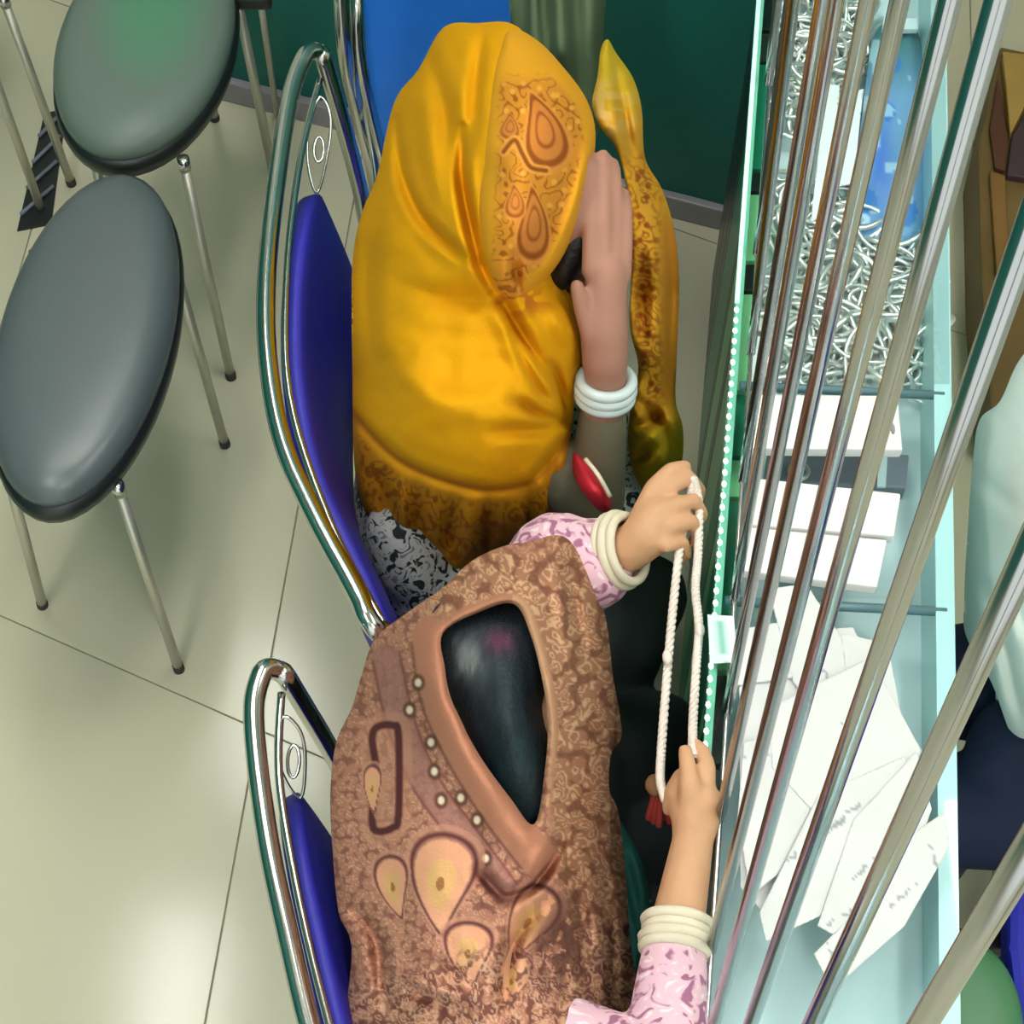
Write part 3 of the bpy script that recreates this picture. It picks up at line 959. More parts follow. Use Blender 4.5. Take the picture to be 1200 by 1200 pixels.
cloth('hood', [(598, 34), (628, 46), (658, 76), (688, 118), (698, 163), (687, 225), (662, 296), (630, 337), (604, 350), (586, 342), (570, 305), (562, 250), (563, 180), (574, 105), (584, 66)],
      [(600, 38, 1.14), (640, 60, 1.14), (690, 122, 1.13), (698, 165, 1.135), (640, 120, 1.215), (610, 120, 1.225), (575, 110, 1.185), (563, 200, 1.175), (600, 200, 1.235), (640, 190, 1.215), (684, 228, 1.13),
       (662, 290, 1.10), (640, 250, 1.185), (600, 270, 1.205), (570, 300, 1.16), (630, 336, 1.08), (600, 348, 1.11), (610, 310, 1.15)],
      YELLOW, w1, 1.5, base=(216, 152, 34), paint=paint_hood, roll=(.022, 5), thick=.006, wob=.006, folds=[([(690, 168), (678, 228), (652, 296), (624, 330)], .008, 6), ([(604, 300), (606, 345)], -.012, 5)])


def paint_tail(U, V, d, col):
    col[:] = (206, 150, 40)
    k = np.clip((150 - V) / 60, 0, 1); col = mixc(col, (188, 158, 34), k)
    col = mixc(col, (176, 146, 24), np.clip((V - 480) / 30, 0, 1))
    f1, e = motif(U, V, 17, 23)
    mid = np.exp(-((U - 756 - (V - 300) * .05) / 17) ** 2) * np.clip((V - 170) / 40, 0, 1) * np.clip((480 - V) / 20, 0, 1)
    col = mixc(col, (150, 86, 24), mid * np.clip((.2 - e) / .1, 0, 1)); col = mixc(col, (140, 66, 20), mid * np.clip((.26 - f1) / .1, 0, 1))
    rt = np.clip((U - 772) / 8, 0, 1) * np.clip((V - 240) / 30, 0, 1) * np.clip((480 - V) / 20, 0, 1)
    col = mixc(col, (196, 126, 36), rt)
    col = mixc(col, (206, 168, 96), np.clip((60 - np.hypot(U - 706, V - 130)) / 60, 0, 1) * (vnoise(U, V, 8, 3) > .5))
    return col


cloth('scarf_end', [(704, 58), (712, 46), (722, 62), (742, 92), (752, 128), (756, 185), (776, 222), (790, 270), (796, 330), (793, 420), (792, 470), (800, 500), (800, 535), (792, 560), (765, 578), (745, 560), (736, 520), (740, 470), (748, 430), (738, 380), (740, 300), (734, 220), (722, 175), (704, 150), (694, 122), (700, 90)],
      [(706, 60, 1.06), (742, 95, 1.02), (700, 120, 1.10), (725, 130, 1.10), (755, 190, .99), (735, 220, 1.05), (776, 225, .95), (795, 330, .86), (765, 300, .98), (742, 320, .99), (792, 440, .76), (765, 420, .88), (745, 420, .90),
       (738, 520, .74), (770, 520, .80), (800, 520, .70), (768, 576, .66)],
      YELLOW, w1, 1.7, base=(206, 150, 40), paint=paint_tail, roll=(.03, 6), thick=.005, wob=.012,
      folds=[([(722, 80), (735, 150), (742, 200)], -.014, 5), ([(780, 250), (786, 340), (782, 440)], -.012, 5), ([(764, 260), (768, 340), (766, 440)], .010, 8), ([(748, 470), (776, 500), (792, 540)], -.02, 6), ([(742, 540), (770, 520)], -.016, 6), ([(752, 300), (752, 400)], -.010, 6), ([(775, 478), (760, 496), (742, 500)], -.022, 6)])

# red pouch in her lap
rp = thing('red_pouch', 'small red cloth pouch in the lap of the woman in yellow', 'pouch', P(690, 570, .66))
cloth('pouch_body', [(671, 528), (682, 534), (700, 556), (714, 580), (716, 596), (704, 600), (690, 586), (676, 566), (670, 545)],
      [(671, 530, .84), (714, 590, .82), (690, 560, .855), (700, 575, .855), (704, 600, .81), (675, 560, .83), (700, 555, .84)], RED, rp, 2.5, roll=(.02, 5), thick=.02)
bm = bmesh.new(); add_tube(bm, smooth_path([P(686, 538, .855), P(701, 557, .86), P(715, 582, .835)], 5), .003, 6)
tag(obj('piping', bm, CREAM, rp), 'pale trim along the pouch mouth')

# ---- woman in the brown shawl
w2 = thing('person', 'woman in a brown paisley shawl holding a white necklace between both hands', 'person', (0, .9, 0))
S2 = P(560, 985, .93); PEL2 = S2 + Vector((-.02, -.02, -.40)); H2 = P(584, 872, .975)
ELL = P(672, 655, .84); WRL = P(742, 642, .89)
ELR = P(776, 1262, .90); WRR = P(812, 985, .90)
bm = bmesh.new()
torso(bm, S2, PEL2)
add_capsule(bm, [S2 + Vector((.01, .01, 0)), H2 + Vector((-.02, 0, -.04))], [.044, .04])
head(bm, H2, (.8, .1, -.6))
SHL = S2 + Vector((.0, .17, -.03)); SHR = S2 + Vector((.02, -.17, -.09))
add_capsule(bm, [SHL, ELL, WRL], [.042, .036, .027])
add_capsule(bm, [SHR, ELR, P(793, 1090, .90), WRR], [.042, .037, .030, .023])
# left hand: back of the hand up, fingers curl over and down around the strands
add_capsule(bm, [WRL, P(757, 626, .905), P(770, 604, .915)], [.027, .029, .025])
add_capsule(bm, [P(757, 632, .90), P(776, 622, .905)], [.026, .022])
for fin, r in ((((784, 571, .928), (809, 561, .922), (821, 575, .895), (816, 592, .872)), .0080), (((788, 594, .928), (813, 586, .920), (823, 603, .895), (815, 618, .875)), .0083),
               (((787, 617, .922), (811, 611, .914), (818, 628, .892), (808, 640, .875)), .0080), (((780, 639, .912), (800, 635, .902), (805, 650, .885), (795, 658, .875)), .0072)):
    add_capsule(bm, [P(768, fin[0][1] * .6 + 614 * .4, .912)] + [P(*p) for p in fin], [r * 1.7, r * 1.3, r * 1.12, r, r * .85])
add_capsule(bm, [P(752, 608, .912), P(766, 572, .925), P(786, 551, .93), P(803, 546, .925)], [.016, .012, .010, .008])
# right hand: pinches the strands between thumb and forefinger
add_capsule(bm, [WRR, P(815, 962, .905), P(818, 938, .91)], [.023, .027, .026])
add_capsule(bm, [P(806, 950, .905), P(826, 940, .90)], [.022, .021])
for fin, r in ((((827, 928, .915), (829, 900, .925), (822, 880, .925), (813, 872, .92)), .0095), (((815, 922, .92), (806, 906, .928), (796, 912, .915), (790, 928, .90)), .0095),
               (((806, 928, .918), (797, 916, .922), (788, 924, .908), (784, 942, .895)), .0088), (((800, 938, .912), (791, 930, .915), (783, 938, .90), (782, 950, .89)), .0078)):
    add_capsule(bm, [P(fin[0][0], fin[0][1] + 16, .905)] + [P(*p) for p in fin], [r * 1.3, r * 1.2, r * 1.08, r, r * .85])
add_capsule(bm, [P(808, 950, .915), P(808, 920, .935), P(806, 898, .94), P(803, 880, .938)], [.015, .0125, .010, .0085])
for s in (-1, 1):
    hp_ = PEL2 + Vector((.02, s * .09, 0)); kn_ = PEL2 + Vector((.24, s * .10 + .04, -.02))
    add_capsule(bm, [hp_, kn_, Vector((kn_.x, kn_.y, .08)), Vector((kn_.x + .06, kn_.y, .035))], [.085, .06, .035, .032])
fuse('body', bm, SKIN_TAN, w2, .0038, 4)
bm = bmesh.new()
torso(bm, S2 + Vector((-.002, 0, -.015)), PEL2, .178, .092)
for s in (-1, 1):
    hp_ = PEL2 + Vector((.02, s * .10, .0)); kn_ = PEL2 + Vector((.235, s * .13 + .06, -.0))
    add_capsule(bm, [hp_, kn_, Vector((kn_.x, kn_.y, .12))], [.11, .088, .085])
add_capsule(bm, [P(700, 760, .55), P(752, 700, .5), P(764, 690, .40)], [.09, .065, .05])
add_capsule(bm, [P(700, 900, .58), P(768, 860, .54), P(780, 850, .5)], [.09, .06, .045])
add_capsule(bm, [P(720, 1160, .56), P(762, 1100, .55), P(770, 1060, .5)], [.09, .06, .045])
fuse('dark_skirt', bm, DARKCLOTH, w2, .007, 8)
# folded teal edge of the skirt in the lap
cloth('skirt_fold', [(712, 940), (724, 955), (752, 1010), (764, 1060), (760, 1100), (742, 1150), (736, 1090), (726, 1010)],
      [(712, 940, .70), (750, 1010, .69), (762, 1070, .68), (742, 1150, .70), (730, 1040, .72)], mat('teal_cotton', (20, 92, 84), .8, noise=.2, scale=16, bump=.2), w2, 4, thick=.006, roll=(.02, 6), folds=[([(730, 990), (748, 1080)], -.014, 5)])
# pink printed sleeves with pale cuffs
bm = bmesh.new()
add_capsule(bm, [SHL, ELL + Vector((-.02, -.01, .01)), P(690, 665, .855), ELL.lerp(WRL, .42)], [.055, .062, .056, .046])
fuse('left_sleeve', bm, PINK, w2, .005, 4)
bm = bmesh.new()
add_capsule(bm, [SHR, ELR, ELR.lerp(P(793, 1090, .90), .80)], [.055, .048, .036])
fuse('right_sleeve', bm, PINK, w2, .005, 4)


def cuff(c, ax, r, n=4, sp=.010, th=.006):
    ax = ax.normalized(); o1 = ax.orthogonal().normalized(); o2 = ax.cross(o1); bm = bmesh.new()
    for k in range(n):
        rr = r * (1 + .05 * math.sin(k * 2.2))
        add_tube(bm, [c + ax * (k - n / 2) * sp + (o1 * math.cos(t) + o2 * math.sin(t)) * rr for t in np.linspace(0, 2 * math.pi, 30)[:-1]], th, 8, True)
    return bm


obj('left_cuff', cuff(ELL.lerp(WRL, .86), WRL - ELL, .042, 3), CREAM, w2)
obj('right_cuff', cuff(P(793, 1092, .90), P(793, 1090, .90) - ELR, .034, 4, .010, .006), CREAM, w2)
# hair and a grey streak, seen inside the shawl's opening
HAIR2 = mat_print('dark_hair', .38, .5, 0.0)


def paint_hair(U, V, d, col):
    col[:] = (42, 50, 56)
    g = np.exp(-(((U - 548) / 22) ** 2 + ((V - 772) / 30) ** 2))
    col = mixc(col, (126, 132, 132), g * (.8 + .9 * (vnoise(U * 1.5 + V * .6, V * .35, 7, 8) - .3)))
    p = np.exp(-(((U - 586) / 17) ** 2 + ((V - 752) / 15) ** 2)); col = mixc(col, (108, 62, 84), p * .9)
    t = np.exp(-((V - 905) / 60) ** 2); col = mixc(col, (34, 54, 58), t * .6)
    col *= (.86 + .28 * vnoise(U + V * .12, V * .2, 3, 6))[..., None]
    return col


cloth('hair', [(505, 720), (560, 690), (612, 690), (640, 740), (655, 820), (652, 910), (632, 985), (596, 960), (550, 890), (516, 820)],
      [(510, 725, 1.05), (560, 700, 1.05), (612, 700, 1.06), (580, 770, 1.125), (612, 800, 1.12), (600, 850, 1.13), (652, 830, 1.03), (560, 830, 1.10), (614, 910, 1.085), (648, 920, 1.02), (628, 980, 1.0), (520, 820, 1.03), (556, 895, 1.03), (598, 958, 1.02), (540, 770, 1.08)],
      HAIR2, w2, 3, paint=paint_hair, roll=(.01, 5), thick=.012, base=(30, 36, 42))

HOLE = [(519, 742), (560, 718), (602, 708), (622, 745), (636, 800), (642, 850), (638, 905), (626, 966), (598, 935), (560, 882), (530, 822), (521, 780)]


def paint_shawl2(U, V, d, col):
    base = np.array((176, 122, 98.)); col[:] = base
    lace = np.array((214, 172, 136.)); dark = np.array((104, 58, 50.)); rose = np.array((188, 124, 104.))
    f1, e = motif(U, V, 15, 31); g1, ge = motif(U, V, 9, 37)
    # open lace border round the head and down the right side
    dh = np.maximum(-sdist(U, V, poly_pts(HOLE, 6)), 0)
    up = np.clip((V - 640) / 10, 0, 1) * np.clip((790 - V + (U - 560) * 1.0) / 40, 0, 1)
    rightb = np.clip((U - 640 - np.clip((V - 900) * .03, 0, 30)) / 10, 0, 1)
    lacek = np.clip(np.maximum(up, rightb), 0, 1)
    inner = np.clip((dh - 10) / 4, 0, 1)
    col = mixc(col, (166, 116, 88), lacek * .7)
    col = mixc(col, lace, lacek * inner * np.clip((.19 - e) / .09, 0, 1) * .95)
    col = mixc(col, (120, 76, 58), lacek * inner * np.clip((f1 - .52) / .12, 0, 1) * .75)
    # plain rim round the opening
    rim = np.clip((13 - dh) / 4, 0, 1) * (U > 600)
    col = mixc(col, (184, 140, 108), rim)
    # ground of the back: fine scrolls
    back = (1 - lacek)
    col = mixc(col, (214, 168, 142), back * np.clip((.13 - ge) / .07, 0, 1) * .75)
    col = mixc(col, (126, 78, 68), back * np.clip((g1 - .5) / .12, 0, 1) * .7)
    # broad plain band beside the opening ending in a point
    band = poly_pts([(505, 745), (518, 820), (548, 885), (588, 950), (634, 1010)], 8, False)
    db = seg_dist(U, V, band); left = U < np.interp(V, band[:, 1], band[:, 0]) + 30
    k = np.clip((24 - db) / 4, 0, 1) * (V < 1030)
    col = mixc(col, (184, 124, 98), k)
    b2 = poly_pts([(452, 770), (470, 850), (500, 920), (548, 985), (590, 1042)], 8, False); d2 = seg_dist(U, V, b2)
    col = mixc(col, (160, 112, 104), np.clip((19 - d2) / 4, 0, 1) * .7)
    for lnn, wd in ((b2 + [16, -6], 1.8), (b2 - [15, -5], 1.8), (band - [23, -8], 1.8)):
        col = mixc(col, (122, 74, 66), np.exp(-(seg_dist(U, V, lnn) / wd) ** 2) * .8)
    mirror = poly_pts([(478, 830), (504, 868), (506, 900), (516, 938), (532, 960), (558, 962), (566, 1002), (470, 790)], 1, False)
    for c in [(505, 870), (509, 904), (517, 938), (559, 961), (569, 1006), (480, 832), (540, 935), (490, 800)]:
        r = np.hypot((U - c[0]), (V - c[1]) * .8)
        col = mixc(col, (90, 56, 46), np.clip((8.5 - r) / 3 + .3, 0, 1) * .8); col = mixc(col, (232, 214, 186), np.clip((5 - r) / 2, 0, 1))
    # boxed scroll at the left
    box = poly_pts([(442, 852), (460, 850), (467, 862), (467, 955), (460, 970), (442, 974), (436, 960), (440, 900), (436, 866)], 4, True); dx = seg_dist(U, V, box, True)
    col = mixc(col, (196, 140, 112), np.clip((17 - dx) / 3, 0, 1) * .5); col = mixc(col, (84, 44, 44), np.clip((5.5 - dx) / 2.5, 0, 1))
    # paisleys
    for c, L, W, an in (((516, 1036), 54, 30, 1.75), ((460, 1040), 34, 15, 1.45), ((548, 1118), 34, 22, 1.65), ((618, 1082), 44, 21, 2.15), ((436, 925), 26, 8, 1.6), ((600, 1150), 30, 15, 1.9)):
        t = teardrop(U, V, c, L, W, an)
        col = mixc(col, (198, 142, 118), (t < 1.3) * .7)
        col = mixc(col, (88, 46, 46), np.clip(1 - np.abs(t - 1.08) / .10, 0, 1)); col = mixc(col, (222, 160, 124), (t < .96) * .95)
        col = mixc(col, (214, 168, 110), (t < .55) * .9); col = mixc(col, (150, 100, 60), (t < .16) * .9)
    # lower dense print
    lowk = np.clip((V - 1090 + (U - 600) * .25) / 30, 0, 1)
    h1, he = motif(U, V * .8, 13, 41)
    col = mixc(col, (112, 68, 60), lowk * np.clip((h1 - .42) / .1, 0, 1) * .85); col = mixc(col, (212, 170, 140), lowk * np.clip((.16 - he) / .08, 0, 1) * .8)
    # dark scrolls below the band's point
    dk = np.exp(-(((U - 660) / 32) ** 2 + ((V - 1105) / 55) ** 2)); col = mixc(col, (92, 62, 52), dk * (vnoise(U, V * .6, 9, 12) > .52) * .9)
    return col


cloth('shawl', [(590, 640), (622, 634), (650, 627), (668, 634), (684, 660), (700, 690), (712, 735), (718, 790), (726, 835), (728, 865), (716, 885), (714, 925), (724, 950), (732, 1010), (738, 1100), (742, 1230), (560, 1240), (418, 1230),
                (412, 1110), (397, 1070), (390, 1000), (387, 930), (394, 870), (412, 830), (424, 790), (440, 748), (480, 716), (520, 688), (552, 658)],
      [(590, 642, 1.02), (650, 632, .98), (552, 660, 1.0), (520, 690, 1.02), (480, 720, .96), (440, 750, .88), (412, 830, .84), (600, 690, 1.11), (560, 710, 1.12), (640, 700, 1.08), (690, 700, .92), (712, 760, .84), (726, 850, .76),
       (660, 800, 1.12), (645, 900, 1.10), (680, 850, 1.02), (700, 920, .88), (510, 760, 1.12), (500, 800, 1.10), (525, 840, 1.10), (560, 900, 1.09), (600, 960, 1.06), (625, 980, 1.06), (470, 800, 1.02), (450, 900, .96), (395, 920, .87), (390, 1000, .86),
       (500, 920, 1.05), (560, 980, 1.04), (640, 1010, 1.03), (600, 1060, 1.0), (520, 1040, 1.02), (440, 1040, .92), (400, 1075, .85), (412, 1120, .84), (480, 1130, .94), (560, 1140, .97), (650, 1120, .92), (700, 1050, .84), (732, 1010, .72), (740, 1120, .74),
       (742, 1220, .74), (700, 1225, .86), (650, 1220, .93), (560, 1230, .93), (480, 1230, .88), (420, 1225, .80)],
      BROWN, w2, 1.6, holes=[HOLE], base=(176, 122, 98), paint=paint_shawl2, roll=(.03, 8), thick=.006, wob=.010,
      folds=[([(505, 745), (518, 820), (548, 885), (588, 950), (632, 1008)], .018, 20), ([(590, 1052), (622, 1040), (652, 1000), (660, 970)], -.024, 6), ([(560, 1020), (592, 1056)], -.018, 6),
             ([(664, 660), (676, 720), (690, 790)], -.016, 5), ([(650, 650), (660, 720), (672, 790)], .012, 8), ([(690, 850), (706, 880)], -.02, 6), ([(666, 1000), (680, 1060), (690, 1120)], -.012, 6),
             ([(456, 1140), (510, 1160), (560, 1168)], .012, 9), ([(470, 1155), (520, 1176)], -.012, 6), ([(408, 1060), (440, 1100), (450, 1180)], -.016, 7), ([(640, 1050), (600, 1110), (590, 1180)], -.014, 7),
             ([(700, 980), (716, 1080), (718, 1180)], -.012, 6)])

# ------------------------------------------------------------------ necklace strung between her hands
nk = thing('necklace', 'white rope necklace stretched between the two hands', 'necklace', P(800, 740, .9))
STRING = mat('pale_pearl_string', (232, 222, 212), .5, noise=.08, scale=90)


def rope(pts, r):
    pts = smooth_path(pts, 40); bm = bmesh.new(); n = len(pts)
    for ph in (0, 2.09, 4.19):
        path = []
        for i, p in enumerate(pts):
            t = (pts[min(i + 1, n - 1)] - pts[max(i - 1, 0)]).normalized(); a = t.cross(Vector((0, 0, 1))).normalized(); b = t.cross(a); k = i * .55 + ph
            path.append(p + (a * math.cos(k) + b * math.sin(k)) * r * .55)
        add_tube(bm, path, r * .62, 6)
    return bm


obj('strand', rope([P(812, 562, .925), P(806, 600, .905), P(797, 640, .90), P(788, 720, .895), P(781, 800, .893), P(775, 880, .895), P(774, 915, .90), P(780, 938, .90)], .0048), STRING, nk)
obj('strand', rope([P(812, 560, .928), P(819, 590, .91), P(818, 650, .905), P(815, 690, .90), P(819, 735, .90), P(816, 780, .90), P(812, 850, .915), P(812, 885, .93)], .0048), STRING, nk)
for u, v in ((822, 738), (784, 770), (819, 612)):
    bm = bmesh.new(); add_ellipsoid(bm, P(u - 2, v, .903), (.006, .010, .006), sub=2); obj('bead', bm, STRING, nk)
rf = thing('red_tassel', 'small red tassel hanging below the hand that pinches the necklace', 'tassel', P(775, 935, .86))
bm = bmesh.new()
for k in range(7):
    a = P(770 + k * 3.2, 922 + (k % 3) * 4, .875); add_tube(bm, smooth_path([a, a + Vector((-.004 + .001 * k, -.012, -.012)), a + Vector((-.008 + .003 * k, -.024, -.035))], 4), .0042, 6)
obj('threads', bm, mat('dark_red_thread', (150, 48, 40), .8), rf)
bm = bmesh.new(); add_ellipsoid(bm, P(768, 920, .88), (.012, .014, .008), sub=2); obj('knot', bm, mat('brown_thread', (128, 92, 58), .8), rf)

# ------------------------------------------------------------------ things on and in the counter
TOPZ = CZ + .002
tagp = tag(cloth('price_card', [(829, 720), (860, 722), (864, 776), (832, 778)], [(829, 720, .925), (860, 722, .925), (864, 776, .915), (832, 778, .915), (845, 750, .922)], PAPER, None, 3, sharp=True, roll=(0, 5), thick=.002, base=(214, 236, 232),
                 paint=lambda U, V, d, c: mixc(c, (120, 190, 170), np.exp(-((U - 846 - (V - 750) * .1) / 5) ** 2) * (np.abs(V - 748) < 20) * .8)), 'small white card taped over the counter front edge beside the necklace', 'card')


def scribble(seed, rows):
    def f(U, V, d, col):
        k = np.zeros(U.shape)
        for (c, s, an) in rows:
            x = (U - c[0]) * math.cos(an) + (V - c[1]) * math.sin(an); y = -(U - c[0]) * math.sin(an) + (V - c[1]) * math.cos(an)
            wv = 3.5 * (vnoise(x * 1.0, y * 0, 5, seed) - .5) * 2
            k = np.maximum(k, (np.abs(y - wv) < 1.8) * (np.abs(x) < s) * (vnoise(x, y, 6, seed + 3) > .35))
        return mixc(col, (140, 146, 150), k * .8)
    return f


SHEETS = [
    ([(866, 745), (1000, 735), (1062, 870), (900, 1075), (868, 1040)], 'large sheet lying lowest in the paper heap', [((900, 1000), 0, 0)]),
    ([(862, 738), (944, 724), (960, 790), (858, 804)], 'small white slip lying nearest the price card', [((905, 766), 0, 0)]),
    ([(900, 690), (945, 684), (1052, 850), (1010, 900), (930, 800)], 'long white sheet slanting out from under the white boxes', [((975, 800), 25, .9)]),
    ([(985, 742), (1040, 754), (1058, 850), (1004, 872)], 'upright white slip at the right end of the paper heap', [((1020, 800), 20, 1.3)]),
    ([(872, 870), (1000, 830), (960, 985), (880, 1050), (864, 960)], 'white sheet at the left of the paper heap with a dark smudge', [((884, 884), 16, -.1), ((878, 1030), 12, 1.4)]),
    ([(900, 830), (1020, 770), (1080, 880), (1000, 1000), (905, 900)], 'broad blank white sheet in the middle of the paper heap', [((998, 853), 14, .8)]),
    ([(960, 930), (1062, 885), (1062, 960), (990, 1060), (898, 1103), (890, 1070)], 'white sheet with faint writing whose lower corner points at the woman', [((955, 985), 45, -.65), ((985, 960), 30, -.65)]),
    ([(1000, 960), (1074, 880), (1092, 948), (1060, 1040), (985, 1100), (958, 1085)], 'white sheet with grey writing lower right in the paper heap', [((1022, 1010), 35, -.7), ((1058, 985), 12, 1.2), ((985, 1075), 18, -.5)]),
    ([(1050, 990), (1106, 952), (1114, 990), (1060, 1085), (975, 1160), (954, 1118), (1010, 1060)], 'white sheet at the bottom of the heap with letters on its corner', [((974, 1122), 18, 1.1), ((982, 1116), 10, -.5), ((1060, 1050), 22, -.7), ((1094, 1010), 20, 1.3)]),
]
for i, (q, lab, rows) in enumerate(SHEETS):
    z0 = TOPZ + .004 + .0035 * i
    cx = sum(p[0] for p in q) / len(q); cy = sum(p[1] for p in q) / len(q)
    ctrl = [(u, v, z0 + .001 * random.random()) for u, v in q] + [(cx, cy, z0 + .004)]
    tag(cloth('paper_sheet', q, ctrl, PAPER, None, 3, sharp=True, roll=(0, 5), thick=.0012, base=(212, 214, 213), paint=scribble(i, rows), wob=.0015), lab, 'paper', 'loose papers on the counter glass')


def card_box(label, q, h, z=TOPZ, mark=None, m=WHITEBOX):
    c = P(sum(a for a, b in q) / 4, sum(b for a, b in q) / 4, z)
    t = thing('display_box', label, 'box', c)
    bm = bmesh.new(); add_prism(bm, [P(u, v, z + h) for u, v in q], h, .003); obj('lid', bm, m, t, False)
    bm = bmesh.new()
    cx = sum(a for a, b in q) / 4; cy = sum(b for a, b in q) / 4
    add_prism(bm, [P(cx + (u - cx) * .99, cy + (v - cy) * .985 + 2, z + h * .5) for u, v in q], h * .5, .001); obj('base', bm, GREYTRAY, t, False)
    if mark:
        for p in mark:
            bm = bmesh.new(); add_ellipsoid(bm, P(p[0], p[1], z + h + .0006), (p[2] / 1000, p[3] / 1000, .0012), sub=2)
            obj('ink_mark', bm, mat('grey_ink', (140, 140, 148), .7), t)
    return t


card_box('white box nearest the silver bangles, with a grey pencil mark', [(886, 462), (1052, 463), (1058, 527), (880, 525)], .018, mark=[(1046, 502, 3, 9), (946, 505, 3, 8), (985, 496, 5, 5)])
card_box('upper of the two white boxes lying together by the paper heap', [(888, 560), (1056, 578), (1048, 628), (874, 614)], .018)
card_box('lower of the two white boxes lying together by the paper heap', [(874, 617), (1040, 632), (1028, 688), (866, 668)], .018)
# grey trays with small rings between the boxes
gt = thing('ring_tray', 'grey velvet tray between the white boxes', 'tray', P(980, 545, .80))
bm = bmesh.new(); add_prism(bm, [P(900, 528, .83), P(1066, 532, .83), P(1062, 572, .83), P(895, 566, .83)], .03, .004); obj('tray_base', bm, GREYTRAY, gt, False)
bm = bmesh.new(); add_tube(bm, [P(936, 552, .836) + Vector((.012 * math.cos(t), .012 * math.sin(t), 0)) for t in np.linspace(0, 6.283, 22)[:-1]], .003, 8, True); obj('ring', bm, SILVER, gt)
bm = bmesh.new(); add_prism(bm, [P(1030, 534, .834), P(1040, 534, .834), P(1038, 570, .834), P(1028, 570, .834)], .004); obj('divider', bm, CASEM, gt, False)

# blue packet with pale dots and a bright white slip
bp = thing('blue_packet', 'blue plastic packet with round spots lying in the counter', 'packet', P(1055, 200, .84))


def paint_blue(U, V, d, col):
    col[:] = (120, 165, 205)
    col = mixc(col, (86, 128, 214), np.exp(-(((U - 1032) / 14) ** 2 + ((V - 190) / 60) ** 2)))
    col = mixc(col, (84, 130, 140), np.clip((110 - V) / 60, 0, 1))
    for c, r in (((1060, 248), 15), ((1016, 236), 12), ((1040, 130), 9), ((1048, 75), 9), ((1075, 175), 10)):
        col = mixc(col, (70, 128, 205), (np.hypot(U - c[0], (V - c[1]) * .8) < r) * .9)
    col = mixc(col, (196, 226, 240), (vnoise(U, V, 13, 3) > .72) * .7)
    return col


cloth('wrapper', [(1028, 34), (1072, 30), (1086, 120), (1084, 240), (1070, 290), (1010, 290), (1000, 240), (1012, 120)],
      [(1028, 36, .83), (1072, 32, .83), (1045, 120, .855), (1040, 220, .86), (1084, 200, .83), (1002, 240, .83), (1040, 290, .83)], mat_print('blue_plastic', .3, .05, 0), bp, 3, paint=paint_blue, roll=(.01, 5), thick=.004, base=(120, 165, 205), wob=.008)
bm = bmesh.new(); add_prism(bm, [P(1035, 22, .852), P(1076, 20, .852), P(1076, 34, .85), P(1034, 34, .85)], .01, .002); obj('header', bm, CASEM, bp, False)
for (q, lab) in (([(968, 100), (984, 98), (976, 240), (950, 262)], 'narrow bright white slip among the silver left of the blue packet'), ([(992, 108), (1012, 104), (1000, 215), (970, 222)], 'bright white slip touching the blue packet'),
                 ([(884, 395), (900, 392), (890, 460), (876, 470)], 'small pale slip at the counter edge above the white boxes')):
    tag(cloth('white_slip', q, [(u, v, .845) for u, v in q] + [(sum(a for a, b in q) / 4, sum(b for a, b in q) / 4, .85)], PAPER, None, 3, sharp=True, roll=(0, 4), thick=.0012, base=(244, 246, 248)), lab, 'paper')

# silver bangles and anklets heaped in the case
def torus_mesh(R_, r, sq, name, tw=0):
    bm = bmesh.new(); n = 28
    add_tube(bm, [Vector((R_ * math.cos(t), R_ * sq * math.sin(t), .004 * math.sin(3 * t + tw))) for t in np.linspace(0, 2 * math.pi, n + 1)[:-1]], r, 6, True)
    me = bpy.data.meshes.new(name); bm.to_mesh(me); bm.free(); me.materials.append(SILVER)
    me.polygons.foreach_set('use_smooth', [True] * len(me.polygons)); return me


KIND = [torus_mesh(.020, .0032, 1.3, 'bangle_a'), torus_mesh(.026, .0042, 1.6, 'bangle_b', 1), torus_mesh(.016, .0028, 1.0, 'bangle_c', 2), torus_mesh(.030, .003, 1.9, 'bangle_d', 3)]
spots = []
for k in range(300):
    v = random.uniform(-8, 452); u = random.uniform(884 - v * .03, 1000 if v < 270 else 1082)
    if v < 280 and 940 < u < 1012 and 95 < v < 250 and random.random() < .6: continue
    spots.append((u, v))
for k, (u, v) in enumerate(spots):
    o = bpy.data.objects.new('silver_bangle', random.choice(KIND)); COL.objects.link(o)
    o.location = P(u, v, .812 + .02 * random.random())
    if o.location.x < edge_x(o.location.y) + .05 or o.location.y > Y1 - .05:
        bpy.data.objects.remove(o); continue
    o.rotation_euler = (random.uniform(-.5, .5), random.uniform(-.5, .5), random.uniform(0, 3.1))
    tag(o, 'silver bangle in the loose heap inside the counter above the white boxes', 'bangle', 'silver bangles heaped in the counter')

